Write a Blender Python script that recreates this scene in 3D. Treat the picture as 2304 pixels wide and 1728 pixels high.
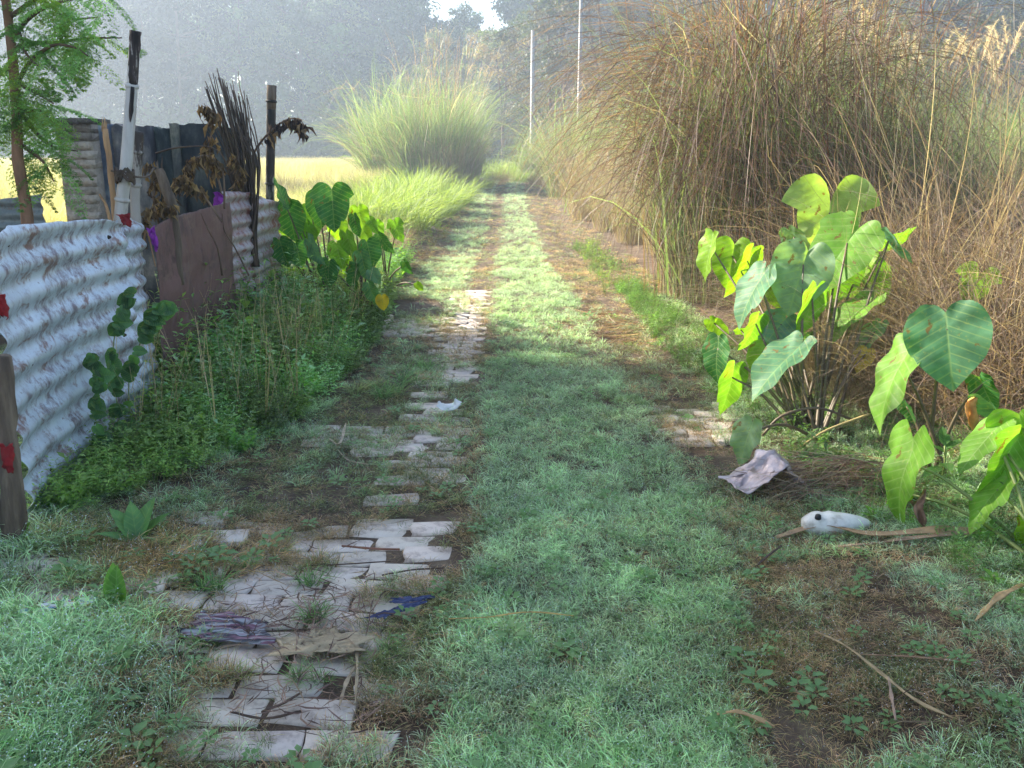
import bpy, math, random
import numpy as np
from mathutils import Vector, Matrix

for o in list(bpy.data.objects):
    bpy.data.objects.remove(o)
S = bpy.context.scene
COL = S.collection
R = math.radians
rng = np.random.default_rng(7)
random.seed(7)

# ------------------------------------------------------------------ camera, light, exposure
EYE, PITCH, FPX = 1.5, R(14.6), 1995.0
cam = bpy.data.objects.new('camera', bpy.data.cameras.new('camera'))
COL.objects.link(cam)
S.camera = cam
cam.location = (0, 0, EYE)
cam.rotation_euler = (R(90) - PITCH, 0, 0)
cam.data.sensor_width = 36
cam.data.lens = 36 * FPX / 2304
cam.data.clip_start = 0.05
cam.data.clip_end = 2000

SUN_AZ, SUN_EL = R(-63), R(29)        # azimuth from +Y towards +X
world = bpy.data.worlds.new('World')
S.world = world
world.use_nodes = True
wn = world.node_tree
bg = wn.nodes['Background']
sky = wn.nodes.new('ShaderNodeTexSky')
sky.sky_type = 'NISHITA'
sky.sun_disc = False
sky.sun_elevation = SUN_EL
sky.sun_rotation = SUN_AZ % (2 * math.pi)
sky.altitude = 100
sky.air_density = 1.0
sky.dust_density = 1.5
sky.ozone_density = .8
wn.links.new(sky.outputs[0], bg.inputs[0])
bg.inputs[1].default_value = 0.088
sd = bpy.data.lights.new('sun', 'SUN')
sd.energy = 5.0
sd.angle = R(0.6)
sd.color = (1.0, 0.92, 0.77)
sun = bpy.data.objects.new('sun', sd)
COL.objects.link(sun)
tosun = Vector((math.sin(SUN_AZ) * math.cos(SUN_EL), math.cos(SUN_AZ) * math.cos(SUN_EL), math.sin(SUN_EL)))
sun.rotation_euler = tosun.to_track_quat('Z', 'Y').to_euler()
sun.location = tosun * 60
S.view_settings.view_transform = 'Standard'
S.view_settings.look = 'None'
S.view_settings.gamma = 1
S.view_settings.use_curve_mapping = False
S.view_settings.exposure = 2.05
S.render.engine = 'CYCLES'
cy = S.cycles
cy.max_bounces = 6
cy.diffuse_bounces = 3
cy.glossy_bounces = 2
cy.transmission_bounces = 3
cy.transparent_max_bounces = 4
cy.volume_bounces = 1
cy.use_denoising = True
cy.use_adaptive_sampling = True
cy.adaptive_threshold = 0.02

# ------------------------------------------------------------------ tools
def ray(px, py):
    """direction of the view through a photograph point, scaled to one metre of world Y"""
    c, s = math.cos(PITCH), math.sin(PITCH)
    x = (px - 1152) / FPX
    u = (864 - py) / FPX
    y = c + u * s
    z = -s + u * c
    return np.array([x / y, 1.0, z / y])

def hash2(i, j, seed):
    v = np.sin(i * 127.1 + j * 311.7 + seed * 74.7) * 43758.5453
    return v - np.floor(v)

def noise(x, y, seed=0):
    x = np.asarray(x, float); y = np.asarray(y, float)
    i, j = np.floor(x), np.floor(y)
    f, g = x - i, y - j
    f = f * f * (3 - 2 * f); g = g * g * (3 - 2 * g)
    a = hash2(i, j, seed); b = hash2(i + 1, j, seed)
    c = hash2(i, j + 1, seed); d = hash2(i + 1, j + 1, seed)
    return (a * (1 - f) + b * f) * (1 - g) + (c * (1 - f) + d * f) * g

def fbm(x, y, seed=0, o=3):
    t = 0; a = 0.5; n = 0
    for k in range(o):
        t = t + a * noise(np.asarray(x) * 2 ** k, np.asarray(y) * 2 ** k, seed + k * 13); n += a; a *= .5
    return t / n

def sstep(a, b, x):
    t = np.clip((np.asarray(x, float) - a) / (b - a), 0, 1)
    return t * t * (3 - 2 * t)

def gz(x, y):
    """height of the ground"""
    x = np.asarray(x, float); y = np.asarray(y, float)
    z = 0.42 * sstep(17, 38, y)
    z = z + 0.035 * sstep(-.28, -.12, x) * (1 - sstep(.72, .9, x))
    z = z + 0.05 * sstep(1.0, 1.5, x) + 0.15 * sstep(1.6, 3, x)
    z = z + 0.05 * (1 - sstep(-1.4, -1.0, x))
    z = z + 0.30 * (1 - sstep(-2.6, -1.3, x)) * sstep(11, 15, y) * (1 - sstep(24, 30, y)) * sstep(-4.5, -3, x)
    z = z + 0.03 * (fbm(x * 1.3, y * 1.3, 3) - .5) * 2 * (np.abs(y) < 60)
    return z

def G(px, py):
    r = ray(px, py)
    z = 0.0
    for _ in range(6):
        t = (z - EYE) / r[2]
        z = float(gz(r[0] * t, t))
    return np.array([r[0] * t, t, z])

def P(px, py, d):
    r = ray(px, py)
    return np.array([r[0] * d, d, EYE + r[2] * d])

def mesh(name, V, Q=None, T=None, C=None, mats=(), smooth=False, uv=None, mi=None):
    V = np.asarray(V, np.float32).reshape(-1, 3)
    nq = 0 if Q is None else len(Q)
    nt = 0 if T is None else len(T)
    me = bpy.data.meshes.new(name)
    me.vertices.add(len(V))
    me.vertices.foreach_set('co', V.ravel())
    idx = []
    if nq: idx.append(np.asarray(Q, np.int32).ravel())
    if nt: idx.append(np.asarray(T, np.int32).ravel())
    idx = np.concatenate(idx)
    me.loops.add(len(idx))
    me.loops.foreach_set('vertex_index', idx)
    me.polygons.add(nq + nt)
    st = np.concatenate([np.arange(nq) * 4, nq * 4 + np.arange(nt) * 3]).astype(np.int32)
    me.polygons.foreach_set('loop_start', st)
    if smooth:
        me.polygons.foreach_set('use_smooth', np.ones(nq + nt, bool))
    if mi is not None:
        me.polygons.foreach_set('material_index', np.asarray(mi, np.int32))
    if C is not None:
        C = np.asarray(C, np.float32).reshape(-1, 3)
        a = me.color_attributes.new('Col', 'FLOAT_COLOR', 'POINT')
        a.data.foreach_set('color', np.concatenate([C, np.ones((len(C), 1), np.float32)], 1).ravel())
    if uv is not None:
        l = me.uv_layers.new(name='UVMap')
        l.data.foreach_set('uv', np.asarray(uv, np.float32)[idx].ravel())
    for m in mats:
        me.materials.append(m)
    me.update(calc_edges=True)
    me.validate()
    return me

class MB:
    """collects vertices, quads, triangles and colours"""
    def __init__(s): s.V = []; s.Q = []; s.T = []; s.C = []; s.n = 0; s.mq = []; s.mt = []
    def add(s, V, Q=None, T=None, C=(1, 1, 1), m=0):
        V = np.asarray(V, float).reshape(-1, 3)
        C = np.asarray(C, float)
        if C.ndim == 1: C = np.tile(C, (len(V), 1))
        if Q is not None and len(Q): s.Q.append(np.asarray(Q) + s.n); s.mq.append(np.full(len(Q), m))
        if T is not None and len(T): s.T.append(np.asarray(T) + s.n); s.mt.append(np.full(len(T), m))
        s.V.append(V); s.C.append(C.reshape(-1, 3)); s.n += len(V)
    def me(s, name, mats, smooth=False):
        Q = np.concatenate(s.Q) if s.Q else None
        T = np.concatenate(s.T) if s.T else None
        mi = np.concatenate(s.mq + s.mt)
        return mesh(name, np.concatenate(s.V), Q, T, np.concatenate(s.C), mats if isinstance(mats, (list, tuple)) else [mats], smooth, mi=mi)

def blades(mb, base, az, lean, length, width, droop, seg, col, tip=None, curl=0.0, m=0, power=1.4, twist=None, shape='blade'):
    N = len(base)
    az = np.broadcast_to(az, N).astype(float); lean = np.broadcast_to(lean, N); length = np.broadcast_to(length, N)
    width = np.broadcast_to(width, N); droop = np.broadcast_to(droop, N); curl = np.broadcast_to(curl, N)
    s = np.linspace(0, 1, seg + 1)
    th = lean[:, None] + droop[:, None] * s[None] ** power
    a = az[:, None] + curl[:, None] * s[None]
    st = (length / seg)[:, None]
    dx = np.sin(th) * np.cos(a) * st; dy = np.sin(th) * np.sin(a) * st; dz = np.cos(th) * st
    z0 = np.zeros((N, 1))
    def cum(d): return np.concatenate([z0, np.cumsum((d[:, 1:] + d[:, :-1]) / 2, 1)], 1)
    cx, cy_, cz = cum(dx), cum(dy), cum(dz)
    c = np.stack([cx, cy_, cz], -1) + np.asarray(base)[:, None, :]
    if twist is None: twist = np.random.default_rng(N).uniform(-.9, .9, N)
    side = np.stack([-np.sin(a), np.cos(a), np.zeros_like(a)], -1)
    nrm = np.stack([-np.cos(th) * np.cos(a), -np.cos(th) * np.sin(a), np.sin(th)], -1)
    tw = np.broadcast_to(twist, N)[:, None, None]
    side = side * np.cos(tw) + nrm * np.sin(tw)
    if shape == 'blade': prof = np.minimum(1, .45 + s * 3) * (1 - s) ** .7
    elif shape == 'stem': prof = 1 - .6 * s
    else: prof = np.sin(np.pi * np.clip(s, .04, 1)) ** .8
    w = (width[:, None] * prof[None])[..., None] * .5
    V = np.stack([c - side * w, c + side * w], 2)       # N, seg+1, 2, 3
    k = np.arange(N)[:, None] * (seg + 1) * 2 + np.arange(seg)[None] * 2
    Q = np.stack([k, k + 1, k + 3, k + 2], -1).reshape(-1, 4)
    col = np.broadcast_to(np.asarray(col, float), (N, 3))
    if tip is None: tip = col
    tip = np.broadcast_to(np.asarray(tip, float), (N, 3))
    C = col[:, None, :] * (1 - s[None, :, None]) + tip[:, None, :] * s[None, :, None]
    C = np.repeat(C[:, :, None, :], 2, 2)
    mb.add(V, Q, None, C.reshape(-1, 3), m)
    return c

def leafcards(mb, pos, d, n, L, W, col, m=0, cup=.15, droop=.15):
    """small leaves: five vertices, a crease and a hanging tip"""
    pos = np.asarray(pos, float); d = np.asarray(d, float); n = np.asarray(n, float)
    N = len(pos)
    d = d / (np.linalg.norm(d, axis=1, keepdims=True) + 1e-9)
    x = np.cross(d, n); x = x / (np.linalg.norm(x, axis=1, keepdims=True) + 1e-9)
    n = np.cross(x, d)
    L = np.broadcast_to(L, N)[:, None]; W = np.broadcast_to(W, N)[:, None]
    V = np.stack([pos, pos + d * L * .45 - x * W * .5 + n * cup * W, pos + d * L * .5 - n * droop * L * .1,
                  pos + d * L * .45 + x * W * .5 + n * cup * W, pos + d * L - n * droop * L], 1)
    k = np.arange(N)[:, None] * 5
    T = np.concatenate([k + np.array(t) for t in ([0, 2, 1], [0, 3, 2], [1, 2, 4], [2, 3, 4])])
    col = np.broadcast_to(np.asarray(col, float), (N, 3))
    mb.add(V, None, T, np.repeat(col, 5, 0), m)

def quadcards(mb, pos, d, n, L, W, col, m=0):
    pos = np.asarray(pos, float); N = len(pos)
    d = d / (np.linalg.norm(d, axis=1, keepdims=True) + 1e-9)
    x = np.cross(d, n); x = x / (np.linalg.norm(x, axis=1, keepdims=True) + 1e-9)
    L = np.broadcast_to(L, N)[:, None]; W = np.broadcast_to(W, N)[:, None]
    V = np.stack([pos, pos + d * L * .5 - x * W * .5, pos + d * L, pos + d * L * .5 + x * W * .5], 1)
    col = np.broadcast_to(np.asarray(col, float), (N, 3))
    mb.add(V, np.arange(N * 4).reshape(-1, 4), None, np.repeat(col, 4, 0), m)

def tube(mb, path, rad, sides=6, col=(1, 1, 1), m=0, cap=True, jitter=0, seed=0):
    path = np.asarray(path, float); K = len(path)
    rad = np.broadcast_to(np.asarray(rad, float), K)
    t = np.gradient(path, axis=0)
    t /= np.linalg.norm(t, axis=1, keepdims=True) + 1e-9
    up = np.array([0.0, 0, 1]) if abs(t[0][2]) < .9 else np.array([1.0, 0, 0])
    V = []
    a = np.arange(sides) * 2 * math.pi / sides
    rr = np.random.default_rng(seed + K)
    u = np.cross(t[0], up); u /= np.linalg.norm(u)
    for k in range(K):
        u = u - t[k] * np.dot(u, t[k]); u /= np.linalg.norm(u) + 1e-9
        v = np.cross(t[k], u)
        r = rad[k] * (1 + jitter * rr.uniform(-1, 1, sides))
        V.append(path[k] + (np.cos(a) * r)[:, None] * u + (np.sin(a) * r)[:, None] * v)
    V = np.concatenate(V)
    i = np.arange(sides); j = (i + 1) % sides
    Q = np.concatenate([np.stack([k * sides + i, k * sides + j, (k + 1) * sides + j, (k + 1) * sides + i], 1) for k in range(K - 1)])
    T = None
    C = np.asarray(col, float)
    if C.ndim == 2: C = np.repeat(C, sides, 0)
    if cap:
        V = np.concatenate([V, path[:1], path[-1:]])
        n = K * sides
        T = np.concatenate([np.stack([j, i, np.full(sides, n)], 1), np.stack([(K - 1) * sides + i, (K - 1) * sides + j, np.full(sides, n + 1)], 1)])
        if C.ndim == 2: C = np.concatenate([C, C[:1], C[-1:]])
    mb.add(V, Q, T, C, m)

def bez(pts, n=12):
    """smooth path through points"""
    pts = np.asarray(pts, float)
    if len(pts) == 2:
        s = np.linspace(0, 1, n)[:, None]; return pts[0] * (1 - s) + pts[1] * s
    p = np.concatenate([[2 * pts[0] - pts[1]], pts, [2 * pts[-1] - pts[-2]]])
    out = []
    per = max(2, n // (len(pts) - 1))
    for i in range(1, len(p) - 2):
        for t in np.linspace(0, 1, per, endpoint=False):
            a, b, c, d = p[i - 1], p[i], p[i + 1], p[i + 2]
            out.append(.5 * (2 * b + (c - a) * t + (2 * a - 5 * b + 4 * c - d) * t * t + (3 * b - a - 3 * c + d) * t ** 3))
    out.append(pts[-1])
    return np.array(out)

def obj(name, me, parent=None, label=None, cat=None, group=None, kind=None, loc=None, rz=None):
    o = bpy.data.objects.new(name, me)
    COL.objects.link(o)
    if parent is not None: o.parent = parent
    if label: o['label'] = label
    if cat: o['category'] = cat
    if group: o['group'] = group
    if kind: o['kind'] = kind
    if loc is not None: o.location = loc
    if rz is not None: o.rotation_euler.z = rz
    return o

def copy_tree(o, parent=None):
    c = o.copy(); COL.objects.link(c)
    if parent is not None: c.parent = parent
    for ch in list(o.children): copy_tree(ch, c)
    return c

def scatter(name, pts, scl, rot, var, tint, variants, label, cat, kind='stuff'):
    """one object whose points carry small plants"""
    N = len(pts)
    me = bpy.data.meshes.new(name)
    me.vertices.add(N)
    me.vertices.foreach_set('co', np.asarray(pts, np.float32).ravel())
    a = me.attributes.new('rot', 'FLOAT_VECTOR', 'POINT'); a.data.foreach_set('vector', np.asarray(rot, np.float32).ravel())
    a = me.attributes.new('scl', 'FLOAT', 'POINT'); a.data.foreach_set('value', np.asarray(scl, np.float32))
    a = me.attributes.new('var', 'INT', 'POINT'); a.data.foreach_set('value', np.asarray(var, np.int32))
    a = me.attributes.new('tint', 'FLOAT_COLOR', 'POINT')
    a.data.foreach_set('color', np.concatenate([np.asarray(tint, np.float32), np.ones((N, 1), np.float32)], 1).ravel())
    o = obj(name, me, label=label, cat=cat, kind=kind)
    ng = bpy.data.node_groups.new(name + '_scatter', 'GeometryNodeTree')
    ng.interface.new_socket('Geometry', in_out='INPUT', socket_type='NodeSocketGeometry')
    ng.interface.new_socket('Geometry', in_out='OUTPUT', socket_type='NodeSocketGeometry')
    nd, lk = ng.nodes, ng.links
    gi = nd.new('NodeGroupInput'); go = nd.new('NodeGroupOutput')
    jn = nd.new('GeometryNodeJoinGeometry')
    def attr(n, t):
        x = nd.new('GeometryNodeInputNamedAttribute'); x.data_type = t; x.inputs['Name'].default_value = n
        return [s for s in x.outputs if s.enabled and s.name == 'Attribute'][0]
    ar, asc, av = attr('rot', 'FLOAT_VECTOR'), attr('scl', 'FLOAT'), attr('var', 'INT')
    for k, v in enumerate(variants):
        cmp = nd.new('FunctionNodeCompare'); cmp.data_type = 'INT'; cmp.operation = 'EQUAL'
        ins = [s for s in cmp.inputs if s.enabled]
        lk.new(av, ins[0]); ins[1].default_value = k
        oi = nd.new('GeometryNodeObjectInfo'); oi.inputs['Object'].default_value = v; oi.inputs['As Instance'].default_value = True
        ip = nd.new('GeometryNodeInstanceOnPoints')
        lk.new(gi.outputs[0], ip.inputs['Points']); lk.new(cmp.outputs[0], ip.inputs['Selection'])
        lk.new(oi.outputs['Geometry'], ip.inputs['Instance'])
        lk.new(ar, ip.inputs['Rotation']); lk.new(asc, ip.inputs['Scale'])
        lk.new(ip.outputs[0], jn.inputs[0])
    lk.new(jn.outputs[0], go.inputs[0])
    mod = o.modifiers.new('scatter', 'NODES'); mod.node_group = ng
    return o

def hidden(me):
    return bpy.data.objects.new(me.name, me)   # a plant to be repeated, never linked by itself

# ------------------------------------------------------------------ materials
def newmat(name):
    m = bpy.data.materials.new(name); m.use_nodes = True
    nt = m.node_tree; nt.nodes.clear()
    return m, nt, nt.nodes, nt.links

def leafmat(name, trans=.35, rough=.5, spec=.3, inst=False, glow=(1.25, 1.45, .45), vein=False, coat=0.0, nscale=9.0, sheen=0):
    m, nt, N, L = newmat(name)
    out = N.new('ShaderNodeOutputMaterial')
    at = N.new('ShaderNodeAttribute'); at.attribute_name = 'Col'
    c = at.outputs['Color']
    if inst:
        ti = N.new('ShaderNodeAttribute'); ti.attribute_name = 'tint'; ti.attribute_type = 'INSTANCER'
        mx = N.new('ShaderNodeMix'); mx.data_type = 'RGBA'; mx.blend_type = 'MULTIPLY'; mx.inputs['Factor'].default_value = 1
        L.new(c, mx.inputs['A']); L.new(ti.outputs['Color'], mx.inputs['B']); c = mx.outputs['Result']
    tc = N.new('ShaderNodeTexCoord')
    if name == 'tree_leaf':                                       # each tree its own shade of green
        oi = N.new('ShaderNodeObjectInfo'); mr0 = N.new('ShaderNodeMapRange'); mr0.inputs['To Min'].default_value = .35; mr0.inputs['To Max'].default_value = 2.0
        L.new(oi.outputs['Random'], mr0.inputs['Value'])
        mx = N.new('ShaderNodeMix'); mx.data_type = 'RGBA'; mx.blend_type = 'MULTIPLY'; mx.inputs['Factor'].default_value = 1
        L.new(c, mx.inputs['A']); L.new(mr0.outputs[0], mx.inputs['B']); c = mx.outputs['Result']
    if nscale:
        nz = N.new('ShaderNodeTexNoise'); nz.inputs['Scale'].default_value = nscale; nz.inputs['Detail'].default_value = 3
        L.new(tc.outputs['Object'], nz.inputs['Vector'])
        mr = N.new('ShaderNodeMapRange'); mr.inputs['From Min'].default_value = .3; mr.inputs['From Max'].default_value = .7
        mr.inputs['To Min'].default_value = .72; mr.inputs['To Max'].default_value = 1.28
        L.new(nz.outputs['Fac'], mr.inputs['Value'])
        mx = N.new('ShaderNodeMix'); mx.data_type = 'RGBA'; mx.blend_type = 'MULTIPLY'; mx.inputs['Factor'].default_value = 1
        L.new(c, mx.inputs['A']); L.new(mr.outputs[0], mx.inputs['B']); c = mx.outputs['Result']
    bump = None
    if vein:
        uv = N.new('ShaderNodeUVMap'); sp = N.new('ShaderNodeSeparateXYZ'); L.new(uv.outputs[0], sp.inputs[0])
        def M(op, a, b=None, cc=None):
            n = N.new('ShaderNodeMath'); n.operation = op
            for i, v in enumerate((a, b, cc)):
                if v is None: continue
                if isinstance(v, (int, float)): n.inputs[i].default_value = v
                else: L.new(v, n.inputs[i])
            return n.outputs[0]
        ax = M('ABSOLUTE', sp.outputs[0])
        t = M('SUBTRACT', sp.outputs[1], M('MULTIPLY', ax, .55))
        fr = M('ABSOLUTE', M('SUBTRACT', M('FRACT', M('MULTIPLY', t, 6.5)), .5))
        lat = M('SMOOTH_MIN', M('MULTIPLY', fr, 9), 1.0, .3)         # 0 on a lateral vein
        mid = M('MINIMUM', M('MULTIPLY', ax, 38), 1.0)
        v = M('MINIMUM', lat, mid)
        mr2 = N.new('ShaderNodeMapRange'); mr2.inputs['To Min'].default_value = 1.0; mr2.inputs['To Max'].default_value = 0.0
        L.new(v, mr2.inputs['Value'])
        mx = N.new('ShaderNodeMix'); mx.data_type = 'RGBA'; mx.blend_type = 'MIX'
        sc = M('MULTIPLY', mr2.outputs[0], .55)
        L.new(sc, mx.inputs['Factor']); L.new(c, mx.inputs['A']); mx.inputs['B'].default_value = (.30, .42, .16, 1)
        c = mx.outputs['Result']
        bp = N.new('ShaderNodeBump'); bp.inputs['Strength'].default_value = .35; bp.inputs['Distance'].default_value = .002
        L.new(M('ADD', M('MULTIPLY', fr, 2), M('MULTIPLY', mid, .5)), bp.inputs['Height']); bump = bp.outputs[0]
    if vein:                                                     # browned blotches and dusty patches
        for sc_, lo, hi, cc_, amt in ((22, .655, .69, (.20, .11, .03, 1), .85), (7, .55, .75, (.30, .38, .26, 1), .2), (60, .60, .68, (.34, .36, .10, 1), .35)):
            nb = N.new('ShaderNodeTexNoise'); nb.inputs['Scale'].default_value = sc_; nb.inputs['Detail'].default_value = 4; L.new(tc.outputs['Object'], nb.inputs['Vector'])
            mb_ = N.new('ShaderNodeMapRange'); mb_.inputs['From Min'].default_value = lo; mb_.inputs['From Max'].default_value = hi; mb_.inputs['To Max'].default_value = amt
            L.new(nb.outputs['Fac'], mb_.inputs['Value'])
            mx = N.new('ShaderNodeMix'); mx.data_type = 'RGBA'; L.new(mb_.outputs[0], mx.inputs['Factor']); L.new(c, mx.inputs['A']); mx.inputs['B'].default_value = cc_; c = mx.outputs['Result']
    pr = N.new('ShaderNodeBsdfPrincipled')
    L.new(c, pr.inputs['Base Color']); pr.inputs['Roughness'].default_value = rough
    pr.inputs['Specular IOR Level'].default_value = spec
    if coat: pr.inputs['Coat Weight'].default_value = coat; pr.inputs['Coat Roughness'].default_value = .35
    if sheen: pr.inputs['Sheen Weight'].default_value = sheen; pr.inputs['Sheen Roughness'].default_value = .4
    if bump: L.new(bump, pr.inputs['Normal'])
    tr = N.new('ShaderNodeBsdfTranslucent')
    mg = N.new('ShaderNodeMix'); mg.data_type = 'RGBA'; mg.blend_type = 'MULTIPLY'; mg.inputs['Factor'].default_value = 1
    L.new(c, mg.inputs['A']); mg.inputs['B'].default_value = (*[g * (1.05 if vein else 1.6) for g in glow], 1)
    L.new(mg.outputs['Result'], tr.inputs['Color'])
    if bump: L.new(bump, tr.inputs['Normal'])
    ms = N.new('ShaderNodeMixShader'); ms.inputs[0].default_value = trans
    L.new(pr.outputs[0], ms.inputs[1]); L.new(tr.outputs[0], ms.inputs[2]); L.new(ms.outputs[0], out.inputs[0])
    return m

def solid(name, stops, scale=6.0, rough=.8, metal=0.0, bump=.3, bscale=30.0, dist=.01, stretch=(1, 1, 1), spec=.4, col=False, detail=6, distort=0.0, coord='Object'):
    """a noise ramp with relief"""
    m, nt, N, L = newmat(name)
    out = N.new('ShaderNodeOutputMaterial'); pr = N.new('ShaderNodeBsdfPrincipled')
    tc = N.new('ShaderNodeTexCoord'); mp = N.new('ShaderNodeMapping'); mp.inputs['Scale'].default_value = stretch
    L.new(tc.outputs[coord], mp.inputs['Vector'])
    nz = N.new('ShaderNodeTexNoise'); nz.inputs['Scale'].default_value = scale; nz.inputs['Detail'].default_value = detail
    nz.inputs['Roughness'].default_value = .65; nz.inputs['Distortion'].default_value = distort
    L.new(mp.outputs[0], nz.inputs['Vector'])
    cr = N.new('ShaderNodeValToRGB')
    el = cr.color_ramp.elements
    while len(el) > 1: el.remove(el[-1])
    el[0].position = stops[0][0]; el[0].color = (*stops[0][1], 1)
    for p, c in stops[1:]:
        e = el.new(p); e.color = (*c, 1)
    L.new(nz.outputs['Fac'], cr.inputs[0])
    c = cr.outputs[0]
    if col:
        at = N.new('ShaderNodeAttribute'); at.attribute_name = 'Col'
        mx = N.new('ShaderNodeMix'); mx.data_type = 'RGBA'; mx.blend_type = 'MULTIPLY'; mx.inputs['Factor'].default_value = 1
        L.new(c, mx.inputs['A']); L.new(at.outputs['Color'], mx.inputs['B']); c = mx.outputs['Result']
    L.new(c, pr.inputs['Base Color'])
    pr.inputs['Roughness'].default_value = rough; pr.inputs['Metallic'].default_value = metal
    pr.inputs['Specular IOR Level'].default_value = spec
    n2 = N.new('ShaderNodeTexNoise'); n2.inputs['Scale'].default_value = bscale; n2.inputs['Detail'].default_value = 6
    L.new(mp.outputs[0], n2.inputs['Vector'])
    bp = N.new('ShaderNodeBump'); bp.inputs['Strength'].default_value = bump; bp.inputs['Distance'].default_value = dist
    L.new(n2.outputs['Fac'], bp.inputs['Height']); L.new(bp.outputs[0], pr.inputs['Normal'])
    L.new(pr.outputs[0], out.inputs[0])
    return m

M_lawn = leafmat('dewy_grass', trans=.38, rough=.42, spec=.5, inst=True, nscale=0, glow=(1.05, 1.15, .75))
M_dew = solid('dew_bead', [(0, (.85, .9, .92))], rough=.08, spec=1, bump=0)
M_reed = leafmat('reed_grass', trans=.36, rough=.5, spec=.35, nscale=0, glow=(1.3, 1.3, .7))
M_herb = leafmat('herb_leaf', trans=.35, rough=.45, spec=.4, inst=True, nscale=0)
M_taro = leafmat('taro_leaf', trans=.5, rough=.5, spec=.25, vein=True, nscale=14, glow=(1.3, 1.45, .3))
M_leaf = leafmat('plain_leaf', trans=.5, rough=.5, nscale=0, glow=(1.2, 1.35, .6))
M_tree = leafmat('tree_leaf', trans=.3, rough=.6, nscale=0, glow=(1.1, 1.3, .5))
M_dry = leafmat('dry_leaf', trans=.2, rough=.8, spec=.15, nscale=30, glow=(1.2, 1, .7))
M_bark = solid('bark', [(.3, (.05, .035, .025)), (.6, (.13, .09, .06)), (.8, (.2, .15, .1))], 9, bump=.6, bscale=26, stretch=(1, 1, .3), col=True)
M_soil = solid('soil', [(.3, (.05, .032, .02)), (.5, (.11, .07, .042)), (.62, (.17, .12, .075)), (.78, (.24, .19, .13))], 7, bump=1, bscale=60, dist=.02, col=True)
M_brick = solid('washed_brick', [(.30, (.26, .17, .12)), (.40, (.46, .38, .32)), (.5, (.68, .59, .50)), (.8, (.78, .71, .62))], 11, rough=.75, bump=.5, bscale=90, dist=.004, col=True)

# ------------------------------------------------------------------ haze
hz, nt, N, L = newmat('haze_air')
out = N.new('ShaderNodeOutputMaterial'); pv = N.new('ShaderNodeVolumePrincipled')
pv.inputs['Color'].default_value = (.68, .81, 1, 1)
pv.inputs['Density'].default_value = .0032
pv.inputs['Anisotropy'].default_value = .45
L.new(pv.outputs[0], out.inputs['Volume'])
def box(mb, c, h, C=(1, 1, 1), m=0, rot=None):
    v = np.array([[x, y, z] for x in (-1, 1) for y in (-1, 1) for z in (-1, 1)], float) * np.asarray(h)
    if rot is not None: v = v @ np.array(rot).T
    mb.add(v + np.asarray(c), [[0, 1, 3, 2], [4, 6, 7, 5], [0, 4, 5, 1], [2, 3, 7, 6], [0, 2, 6, 4], [1, 5, 7, 3]], None, C, m)
mb = MB(); box(mb, (0, 60, 12.2), (150, 150, 14.4))
obj('haze', mb.me('haze', hz), kind='stuff')

# ------------------------------------------------------------------ ground
xs = np.unique(np.concatenate([np.arange(-140, -8, 3.0), np.arange(-8, 8.01, .08), np.arange(8, 141, 3.0)]))
ys = np.unique(np.concatenate([np.arange(-80, 1, 3.0), np.arange(1, 14, .08), np.arange(14, 45, .4), np.arange(45, 200, 3.0)]))
X, Y = np.meshgrid(xs, ys)
Z = gz(X, Y) + .012 * (fbm(X * 9, Y * 9, 5) - .5) * (np.abs(X) < 8) * (Y < 14) * (Y > 1)
nx, ny = len(xs), len(ys)
i, j = np.meshgrid(np.arange(nx - 1), np.arange(ny - 1))
k = (j * nx + i).ravel()
def brickzone(x, y):
    """1 where the brick courses of the wheel track lie bare"""
    near = (x > -1.28 - .25 * (y < 2.75)*0) & (x < -.22) & (y > 1.95) & (y < 3.35)
    return near
gc = np.ones((ny, nx, 3)) * 1.0
green = sstep(-3, -6, X) * sstep(13, 18, Y)
fieldc = np.array([1.9, 2.2, 1.2])
gc = gc * (1 - green[..., None]) + fieldc * green[..., None]
gme = mesh('ground', np.stack([X, Y, Z], -1), np.stack([k, k + 1, k + nx + 1, k + nx], 1), None, gc.reshape(-1, 3), [M_soil], True)
obj('ground', gme, kind='structure', label='bare brown earth under the track and the verges')

# ------------------------------------------------------------------ bricks of the wheel tracks
def brick_mesh(seed):
    r = np.random.default_rng(seed)
    hf = seed % 3 == 2      # a broken half
    v = []
    L_, W_, H_ = .1185, .0565, .035
    top = .006
    ring = [(-L_, -W_), (0, -W_ - .002), (L_, -W_), (L_ + .002, 0), (L_, W_), (0, W_ + .001), (-L_, W_), (-L_ - .001, 0)]
    V = [(x + r.uniform(-.006, .005), y + r.uniform(-.005, .005), -H_) for x, y in ring]
    chip = r.integers(0, 16)
    mid = [((x + r.uniform(-.007, .005)) * (.9 if q == chip else 1), (y + r.uniform(-.006, .003)) * (.8 if q == chip else 1)) for q, (x, y) in enumerate(ring)]
    V += [(x, y, -.0035) for x, y in mid]
    V += [(x * .975, y * .95, r.uniform(-.003, .001)) for x, y in mid]
    V += [(0, 0, r.uniform(-.003, .002))]
    V = [(x + (.006 * (1 if y > 0 else -1) if hf and x > 0 else 0), y, z) for x, y, z in V]
    Q = []; T = []
    for a in range(2):
        for i in range(8):
            j = (i + 1) % 8
            Q.append((a * 8 + i, a * 8 + j, a * 8 + 8 + j, a * 8 + 8 + i))
    for i in range(8): T.append((16 + i, 16 + (i + 1) % 8, 24))
    c = r.uniform(.82, 1.08)
    return mesh('brick', V, Q, T, np.tile([c, c * r.uniform(.95, 1), c * r.uniform(.92, 1)], (25, 1)), [M_brick])
bm_ = [brick_mesh(s) for s in range(9)]
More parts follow.
